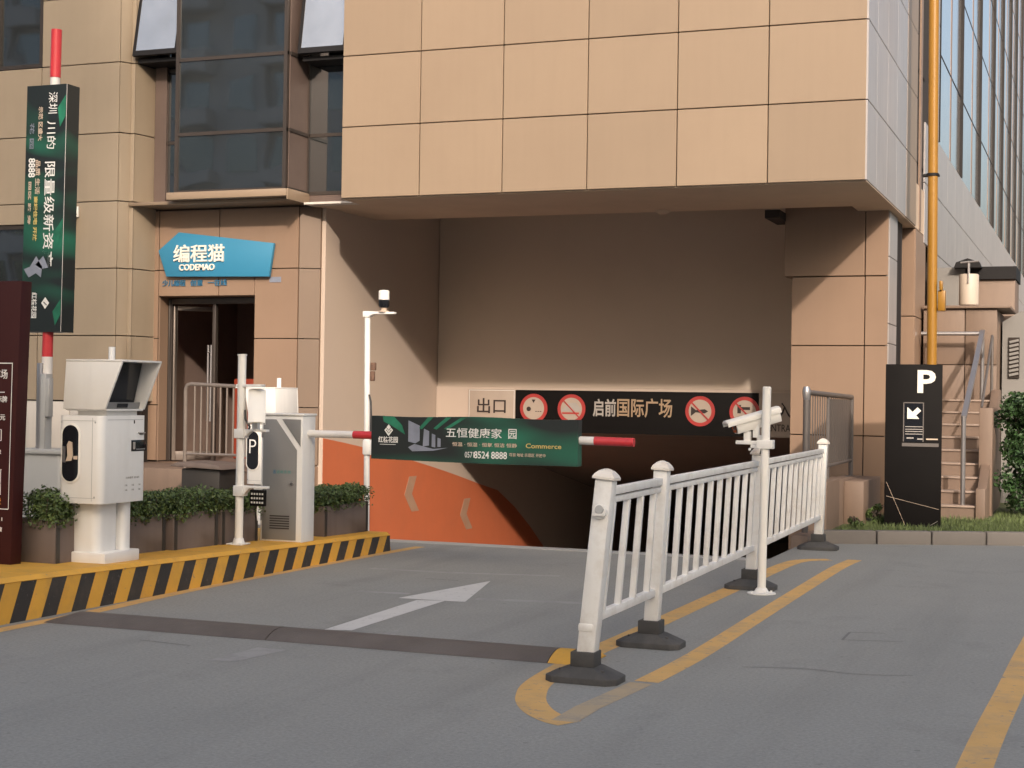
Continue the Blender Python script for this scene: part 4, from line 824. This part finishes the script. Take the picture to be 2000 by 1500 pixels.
# ------------------------------------------------------------------ white traffic fence
fn = thing('traffic_fence', 'white metal traffic fence on dark rubber feet running towards the garage', 'fence', (-2.65, 9.4, 0), world=True)
def lerp(a, b, t): return Vector(a)+(Vector(b)-Vector(a))*t
POST = [((-2.645, 8.09), (-2.545, 8.13), .10), ((-2.643, 9.40), (-2.585, 9.42), .09), ((-2.703, 12.62), (-2.655, 12.64), .09), ((-2.785, 16.30), (-2.745, 16.32), .09)]
def ppt(i, z): b, t_, _ = POST[i]; v = lerp(b, t_, z/1.15); return Vector((v.x, v.y, z))
for i, (b, t_, w) in enumerate(POST):
    a0 = ppt(i, .10); a1 = ppt(i, 1.105); mb = MB(); mb.bar(a0, a1, w, w, upv=(0, 1, 0)); po = mb.build('post', 'white_fence', fn, bevel=.008)
    mb = MB(); d = (a1-a0).normalized(); mb.bar(a1, a1+d*.014, w+.026, w+.026, upv=(0, 1, 0))
    q = Matrix.Translation(a1+d*.014) @ Vector((0, 0, 1)).rotation_difference(d).to_matrix().to_4x4(); mb.X = q
    hw = (w+.024)/2; prof = [(hw*1.0, 0), (hw*.86, .015), (hw*.55, .034), (hw*.2, .044), (0, .046)]
    prev = None
    for r_, z in prof:
        ring = [(r_, r_, z), (-r_, r_, z), (-r_, -r_, z), (r_, -r_, z)]
        if prev: mb.add(prev+ring, [(0, 1, 5, 4), (1, 2, 6, 5), (2, 3, 7, 6), (3, 0, 4, 7)])
        prev = ring
    mb.build('post_cap', 'cap_white', po)
    cx, cy = ppt(i, .05).x, ppt(i, .05).y; mb = MB()
    lx_, ly_ = .205, .13
    def oc(sx, sy, z, c=.05): return [(cx+sx, cy-sy+c, z), (cx+sx, cy+sy-c, z), (cx+sx-c, cy+sy, z), (cx-sx+c, cy+sy, z), (cx-sx, cy+sy-c, z), (cx-sx, cy-sy+c, z), (cx-sx+c, cy-sy, z), (cx+sx-c, cy-sy, z)]
    L0, L1, L2 = oc(lx_, ly_, .001), oc(lx_, ly_, .035), oc(.085, .085, .085, .02)
    fs = [(k_, (k_+1) % 8, 8+(k_+1) % 8, 8+k_) for k_ in range(8)]+[(8+k_, 8+(k_+1) % 8, 16+(k_+1) % 8, 16+k_) for k_ in range(8)]+[tuple(range(16, 24))]
    mb.add(L0+L1+L2, fs); mb.box(cx-.068, cx+.068, cy-.068, cy+.068, .08, .165)
    for sx in (-1, 1): mb.cone((cx+sx*.12, cy-.07, .055), (cx+sx*.12, cy-.07, .075), .014, .012, 8, 1)
    mb.build('rubber_foot', ['rubber', 'bin'], po, bevel=.006)
    if i == 0:
        mb = MB(); c = ppt(0, .93)+Vector((0, -.051, 0)); mb.cone(c, c+Vector((0, -.016, 0)), .042, .038, 20, 0); mb.cone(c+Vector((.0, -.016, .012)), c+Vector((0, -.026, .014)), .026, .022, 16, 1); mb.box(c.x-.035, c.x+.035, c.y-.03, c.y-.012, c.z-.02, c.z-.008, 0); mb.build('reflector', ['white', 'lgrey'], po)
        mb = MB(); c = ppt(0, .30); mb.box(c.x-.056, c.x+.035, c.y-.056, c.y+.03, .27, .32); mb.build('collar', 'white_fence', po, bevel=.012)
for i, npk in ((0, 4), (1, 10), (2, 12)):
    pn = None
    mb = MB()
    for z, h in ((1.035, .045), (.34, .05)): mb.bar(ppt(i, z)+Vector((0, .04, 0)), ppt(i+1, z)+Vector((0, -.04, 0)), .045, h)
    mb.bar(ppt(i, .985)+Vector((0, .04, 0)), ppt(i+1, .985)+Vector((0, -.04, 0)), .03, .035); pn = mb.build('rail', 'white_fence', fn, bevel=.006)
    for k in range(npk):
        t_ = (k+.6)/(npk+.2); a = lerp(ppt(i, .36), ppt(i+1, .36), t_); b = lerp(ppt(i, .97), ppt(i+1, .97), t_)
        mb = MB(); mb.bar(a, b, .038, .034, upv=(0, 1, 0)); mb.build('picket', 'white_fence', fn, bevel=.005)

# speed bump
sb = thing('speed_bump', 'dark rubber speed bump lying across the entrance lane', 'speed bump', (-4.7, 8.7, 0), world=True)
def bump(xa, xb, mb, m=0, taper=None):
    n = 10; sec = []
    nx = 12
    for k in range(nx+1):
        x = xa+(xb-xa)*k/nx; hh = .056
        if taper == 'l' and k == 0: hh = .012
        if taper == 'r' and k == nx: hh = .015
        yc = 8.73-.02*(x+6.6)/3.6*.5
        sec.append([(x, yc-.20+.40*i/n, .002+hh*math.sin(math.pi*i/n)**.8) for i in range(n+1)])
    for a, b in zip(sec[:-1], sec[1:]): mb.add(a+b, [(i, n+1+i, n+2+i, i+1)[::1] for i in range(n)], m)
    mb.add(sec[0], [tuple(range(n+1))[::-1]], m); mb.add(sec[-1], [tuple(range(n+1))], m)
for j, (xa, xb, tp) in enumerate(((-6.58, -4.90, 'l'), (-4.892, -3.02, None))):
    mb = MB(); bump(xa, xb, mb, 0, tp); mb.build('bump_section', 'bump_rubber', sb)
mb = MB(); bump(-3.015, -2.78, mb, 0, 'r'); mb.build('end_piece', 'yellow', sb)

# ------------------------------------------------------------------ railings, bin
rl = thing('railing', 'brown steel railing with rounded corner in front of the dark shop door', 'railing', (-10.3, 16.5, .6), world=True)
mb = MB(); mb.tube([(-10.71, 16.6, .60), (-10.715, 16.6, 1.58), (-10.69, 16.6, 1.635), (-10.64, 16.6, 1.65), (-9.78, 16.6, 1.62), (-9.78, 16.6, .60)], .025, 10); mb.tube([(-10.71, 16.6, .78), (-9.78, 16.6, .78)], .018, 8); mb.build('frame', 'rail_brown', rl)
for k in range(9):
    mb = MB(); x = -10.58+.092*k; mb.tube([(x, 16.6, .78), (x, 16.6, 1.63)], .013, 8); mb.build('baluster', 'rail_brown', rl)
bn_ = thing('litter_bin', 'dark brown square litter bin with wide lid behind the hedge', 'bin', (-10., 16.0, 0), world=True)
mb = MB(); mb.box(-10.24, -9.72, 15.8, 16.25, .0, .64); mb.build('body', 'bin', bn_, bevel=.01)
mb = MB(); mb.prism([(-10.36, .67), (-9.64, .64), (-9.70, .70), (-10.0, .72), (-10.25, .72)], 1, 15.72, 16.3); mb.build('lid', 'planter', bn_, bevel=.012)

pw = thing('parapet_wall', 'low brown stone wall beside the ramp carrying the dark railing', 'wall', (-2.95, 18.5, 0), world=True)
mb = MB()
for a, b in zip(mid(17.2, 19.88, 3)[:-1], mid(17.2, 19.88, 3)[1:]): mb.box(-3.10, -2.85, a+.003, b-.003, -1.2, .66-.02*(a-17.2), 0, rnd(.06))
mb.box(-3.10, -2.92, 16.45, 17.196, -1.0, .12, 0, .9); mb.box(-2.848, -2.62, 18.4, 19.85, 0, .62, 0, 1.02)
mb.build('wall', 'stone', pw, bevel=.008)
rr = thing('railing', 'dark painted railing of close vertical bars on the low wall by the pier', 'railing', (-2.95, 18., .66), world=True)
ra = [(-2.98, 15.95, 1.645), (-2.98, 19.75, 1.60)]
def rz(y): return 1.66-.012*(y-16)
mb = MB(); mb.tube([(-2.97, 16.55, .15), (-2.97, 16.55, 1.66)], .035, 12); mb.tube([(-2.97, 16.55, 1.645), (-2.97, 19.7, 1.61)], .03, 10); mb.tube([(-2.97, 19.7, .60), (-2.97, 19.7, 1.61)], .028, 10); mb.tube([(-2.97, 17.95, .6), (-2.97, 17.95, 1.62)], .022, 10); mb.tube([(-2.97, 16.55, .80), (-2.97, 19.7, .82)], .02, 8)
mb.tube([(-2.97, 16.55, .60), (-2.97, 19.7, .62)], .016, 8); mb.build('frame', 'rail_dark', rr)
for k in range(0, 40, 2):
    y = 16.63+.0775*k*1.0; mb = MB(); mb.box(-2.976, -2.966, y-.009, y+.009, .81, 1.61); mb.build('baluster', 'rail_dark', rr)
mb = MB(); mb.box(-2.974, -2.968, 17.98, 19.67, .84, 1.58); mb.build('solid_panel', 'rail_dark', rr)
mb = MB(); mb.lathe([(0, .05), (.03, .045), (.045, .0), (.04, -.08), (.034, -.1)], (-2.97, 16.55, 1.66)); mb.build('post_cap', 'steel', rr)

# ------------------------------------------------------------------ right side: parking totem, pole, stairs, terrace
pt = thing('parking_totem', 'tall black parking totem with white P and arrow standing on the lawn', 'sign', (-2.065, 18.45, .11), rz=0, world=True)
mb = MB(); mb.X = Matrix.Translation((-2.375, 18.345, 0)) @ Matrix.Rotation(.14, 4, 'Z')
mb.box(0, .635, 0, .16, .10, 1.995); bd = mb.build('panel', 'black_matt', pt, bevel=.005)
T0 = mb.X
def tot(fn_, name, ms, par):
    mb = MB(); mb.X = T0; fn_(mb); return mb.build(name, ms, par, bevel=0, smooth=False)
tot(lambda q: q.text('P', (.355, -.004, 1.665), .205, .265, bold=.028, dep=.012), 'letter', 'cream_letter', bd)
def arrow_(q):
    P = [(.245, 1.50), (.245, 1.365), (.38, 1.365), (.345, 1.405), (.40, 1.46), (.36, 1.50), (.305, 1.445), (.265, 1.485)]
    q.prism(P, 1, -.012, -.004)
tot(arrow_, 'arrow', 'cream_letter', bd)
def scr(q):
    q.box(.20, .43, -.004, .002, 1.10, 1.555)
    for z in (1.24, 1.27, 1.215, 1.185): q.box(.225, .42, -.006, -.003, z, z+.008, 1)
    q.box(.19, .60, -.008, .002, 1.045, 1.085, 2); q.box(.20, .212, -.008, -.003, 1.1, 1.555, 2); q.box(.42, .432, -.008, -.003, 1.1, 1.555, 2); q.box(.212, .42, -.008, -.003, 1.545, 1.557, 2)
    q.box(.24, .32, -.006, -.003, 1.135, 1.15, 1); q.box(.36, .42, -.006, -.003, 1.125, 1.14, 1); q.box(.46, .59, -.006, -.003, 1.125, 1.14, 3)
tot(scr, 'display', ['black', 'text_dim', 'rail_dark', 'sign_cream'], bd)
def sl(q):
    q.bar((.02, -.003, .63), (.235, -.003, .135), .003, .012, 0, (0, 1, 0)); q.bar((.02, -.003, .465), (.61, -.003, .325), .003, .007, 0, (0, 1, 0)); q.bar((.52, -.003, .14), (.60, -.003, .19), .003, .008, 1, (0, 1, 0))
tot(sl, 'line_pattern', ['sign_cream', 'text_dim'], bd)

yp = thing('yellow_pole', 'tall yellow pole rising behind the black parking totem', 'pole', (-2.08, 20.3, .1), world=True)
mb = MB(); mb.tube([(-2.06, 20.3, .1), (-2.06, 20.3, 2.2)], .062, 16); mb.tube([(-2.06, 20.3, 2.2), (-2.115, 20.3, 11.)], .062, 16); mb.build('shaft', 'pole_yellow', yp)
mb = MB(); mb.tube([(-2.078, 20.3, 4.44), (-2.078, 20.3, 4.475)], .075, 16); mb.box(-2.2, -2.0, 20.28, 20.42, 4.445, 4.47); mb.build('band', 'fin_dark', yp)
mb = MB(); mb.box(-1.99, -1.90, 20.24, 20.36, 2.72, 2.98); mb.box(-1.97, -1.93, 20.2, 20.3, 2.98, 3.1); mb.build('box', 'pole_yellow', yp, bevel=.01)

tw = thing('stone_terrace', 'raised brown stone terrace with a tan upper block behind the stairs', 'terrace', (-1.8, 22.8, 0), world=True)
mb = MB(); panels_y(mb, [-2.44, -1.86, -1.42], [.1, .9, 2.1, 2.9], 22.8, tv=.05); mb.box(-2.44, -1.43, 22.84, 24.4, .1, 2.88); mb.box(-2.44, -1.25, 22.74, 24.4, 2.9, 2.94); mb.build('wall', 'stone', tw, bevel=.006)
mb = MB(); mb.box(-2.44, -1.28, 24.5, 25.6, 0, 3.44); mb.build('upper_block', 'stone', tw, bevel=.01)
mb = MB(); mb.box(-2.0, -1.26, 24.44, 25.7, 3.44, 3.63); mb.prism([(-2.15, 3.60), (-1.75, 3.60), (-1.78, 3.68), (-1.95, 3.74), (-2.12, 3.68)], 1, 24.2, 24.43); mb.build('dark_fascia', 'fin_dark', tw)
mb = MB(); mb.box(-2.44, -2.0, 24.40, 24.49, 2.95, 3.62); mb.build('grey_panel', 'grey_wall', tw)
gw = thing('louvre_wall', 'grey rendered wall with dark slatted louvre at the right edge', 'wall', (-1., 23.6, 0), world=True)
mb = MB(); mb.prism([(-1.40, 0), (1.5, 0), (1.5, 2.9), (-1.15, 2.9), (-1.40, 2.75)], 1, 23.6, 24.2); mb.build('wall', 'grey_wall', gw)
mb = MB(); 
for k in range(9): mb.bar((-1.30, 23.57, 1.97+.06*k), (-1.17, 23.57, 2.0+.06*k), .05, .035, 0)
mb.box(-1.31, -1.16, 23.57, 23.598, 1.93, 2.52, 1); mb.build('louvre', ['grey_wall', 'joint'], gw)
vp = thing('vent_drum', 'cream cylindrical vent drum hanging above the stone terrace', 'vent', (-1.9, 23.6, 2.94), world=True)
mb = MB(); mb.lathe([(0, 0), (.135, 0), (.14, .02), (.14, .43), (.13, .45), (0, .45)], (-1.87, 23.5, 2.99), 28); mb.build('drum', 'drum_cream', vp)
mb = MB(); mb.tube([(-1.87, 23.35, 3.3), (-1.87, 23.35, 3.61)], .012, 8); mb.tube([(-1.98, 23.35, 3.60), (-1.72, 23.35, 3.62)], .012, 8); mb.tube([(-1.87, 23.35, 3.61), (-1.87, 23.5, 3.61), (-1.87, 23.5, 3.44)], .014, 8); mb.build('hanger', 'steel', vp)

st = thing('stone_staircase', 'brown stone staircase with pale nosings rising behind the totem', 'stairs', (-1.9, 20.2, 0), world=True)
mb = MB(); ms = MB(); n = 9
for k in range(n):
    y = 19.95+.29*k; z1 = .12+.165*(k+1); mb.box(-2.40, -1.48, y, 22.79, z1-.165 if k else 0, z1-.025); ms.box(-2.40, -1.475, y-.02, y+.30, z1-.0247, z1)
mb.build('steps', 'stone', st); ms.build('nosing', 'stone_edge', st, bevel=.004)
mb = MB(); mb.prism([(19.9, 0), (22.79, 0), (22.79, 1.75), (22.5, 1.75), (20.2, .5), (19.9, .5)], 0, -1.472, -1.36); mb.box(-1.50, -1.335, 20.7, 20.95, 0, 1.50); mb.build('side_wall', 'stone', st, bevel=.005)
hr = thing('handrail', 'steel handrail running up the right side of the stone stairs', 'handrail', (-1.6, 20.2, .3), world=True)
mb = MB(); mb.tube([(-1.64, 20.05, .12), (-1.64, 20.05, 1.40)], .030, 10); mb.bar((-1.64, 20.05, 1.36), (-1.60, 22.5, 2.56), .065, .05); mb.tube([(-1.60, 22.5, 1.6), (-1.60, 22.5, 2.55)], .028, 10)
mb.tube([(-1.60, 22.5, 2.53), (-2.43, 22.5, 2.53)], .03, 10); mb.tube([(-2.28, 22.5, 1.6), (-2.28, 22.5, 2.53)], .03, 10); mb.build('rail', 'steel', hr)
mb = MB(); mb.tube([(-1.48, 20.8, 1.5), (-1.47, 22.5, 2.50)], .018, 8); mb.tube([(-1.47, 22.5, 1.7), (-1.47, 22.5, 2.5)], .02, 8); mb.build('outer_rail', 'rail_dark', hr)

def bush(c, rad, n, label, size=.07, name='garden_bush', mt='leaf_dark', clumps=26):
    t_ = thing(name, label, 'bush', (c[0], c[1], .1), world=True)
    cl = []
    for _ in range(clumps):
        v = Vector((random.gauss(0, 1), random.gauss(0, 1), random.gauss(0, 1))).normalized(); k = random.random()**.4
        cl.append((Vector(c)+Vector((v.x*rad[0]*k*.82, v.y*rad[1]*k*.82, v.z*rad[2]*k*.85)), random.uniform(.2, .34)*min(rad)))
    def fx():
        cc, r_ = random.choice(cl); v = Vector((random.gauss(0, 1), random.gauss(0, 1), random.gauss(0, 1))).normalized(); p = cc+v*r_*random.random()**.3
        return (p.x, p.y, max(p.z, .13)), v
    mb = MB(); leaves(mb, n, fx, size); mb.build('foliage', mt, t_, smooth=False)
    mb = MB()
    for cc, r_ in cl[:14]: mb.tube([(c[0]+random.uniform(-.05, .05), c[1], .1), tuple(lerp((c[0], c[1], .2), cc, .6)+Vector((0, 0, .05))), tuple(cc)], .009, 5)
    mb.build('stem', 'twig', t_)
bush((-.86, 21.6, 1.28), (.52, .55, .62), 5200, 'dark green leafy bush, upper part above the lower bush at right edge', clumps=44)
bush((-.82, 20.9, .60), (.48, .5, .55), 4800, 'dark green leafy bush, low one on the lawn beside the stairs', clumps=44)
bush((.25, 21.4, .85), (.75, .65, .8), 3000, 'dark green bush just past the right edge bushes', clumps=30)
bush((-2.50, 18.62, .24), (.17, .14, .16), 420, 'small green shrub between the pier and the black totem', .05, 'small_shrub', 'leaf', 10)
bush((-2.66, 17.75, .18), (.16, .16, .07), 260, 'small tuft of weeds by the low stone wall', .045, 'weed_tuft', 'leaf', 8)

# ------------------------------------------------------------------ unseen buildings added across the street (behind the viewpoint) for shade and reflections
def far_block(x0, x1, y0, y1, h, label, nx, nz):
    t_ = thing('unseen_street_building', label, 'building', ((x0+x1)/2, y1, 0), world=True)
    mb = MB(); mb.box(x0, x1, y0, y1, 0, h); mb.build('wall', 'brick_a', t_)
    mb = MB(); ms = MB(); wx = (x1-x0)/nx; hz = h/nz
    for i in range(nx):
        for j in range(nz):
            mb.box(x0+wx*(i+.2), x0+wx*(i+.8), y1, y1+.06, hz*(j+.3), hz*(j+.85))
            if i % 2 == 0: ms.box(x0+wx*(i+.05), x0+wx*(i+.95), y1, y1+1.1, hz*j+.0, hz*j+.9); ms.box(wx*(i+.02)+x0, wx*(i+.08)+x0, y1, y1+.5, hz*j, hz*j+hz-.02)
    mb.build('window', 'dark_glass', t_); ms.build('balcony', 'white_base', t_)
far_block(13.1, 20.3, -48, -30, 24.0, 'narrow unseen building added across the street, its height set to shade the road', 3, 7)
far_block(20.5, 95, -48, -30, 25.1, 'long unseen building added across the street to shade the road and fence end', 20, 7)
far_block(0, 12.9, -48, -30, 32, 'taller unseen building added across the street to shade the left wall', 7, 11)
far_block(-66, -24, -52, -34, 27, 'building with pale balconies across the street mirrored in the bay window', 16, 9)

for o in bpy.data.objects:
    if 'wbase' in o: del o['wbase']
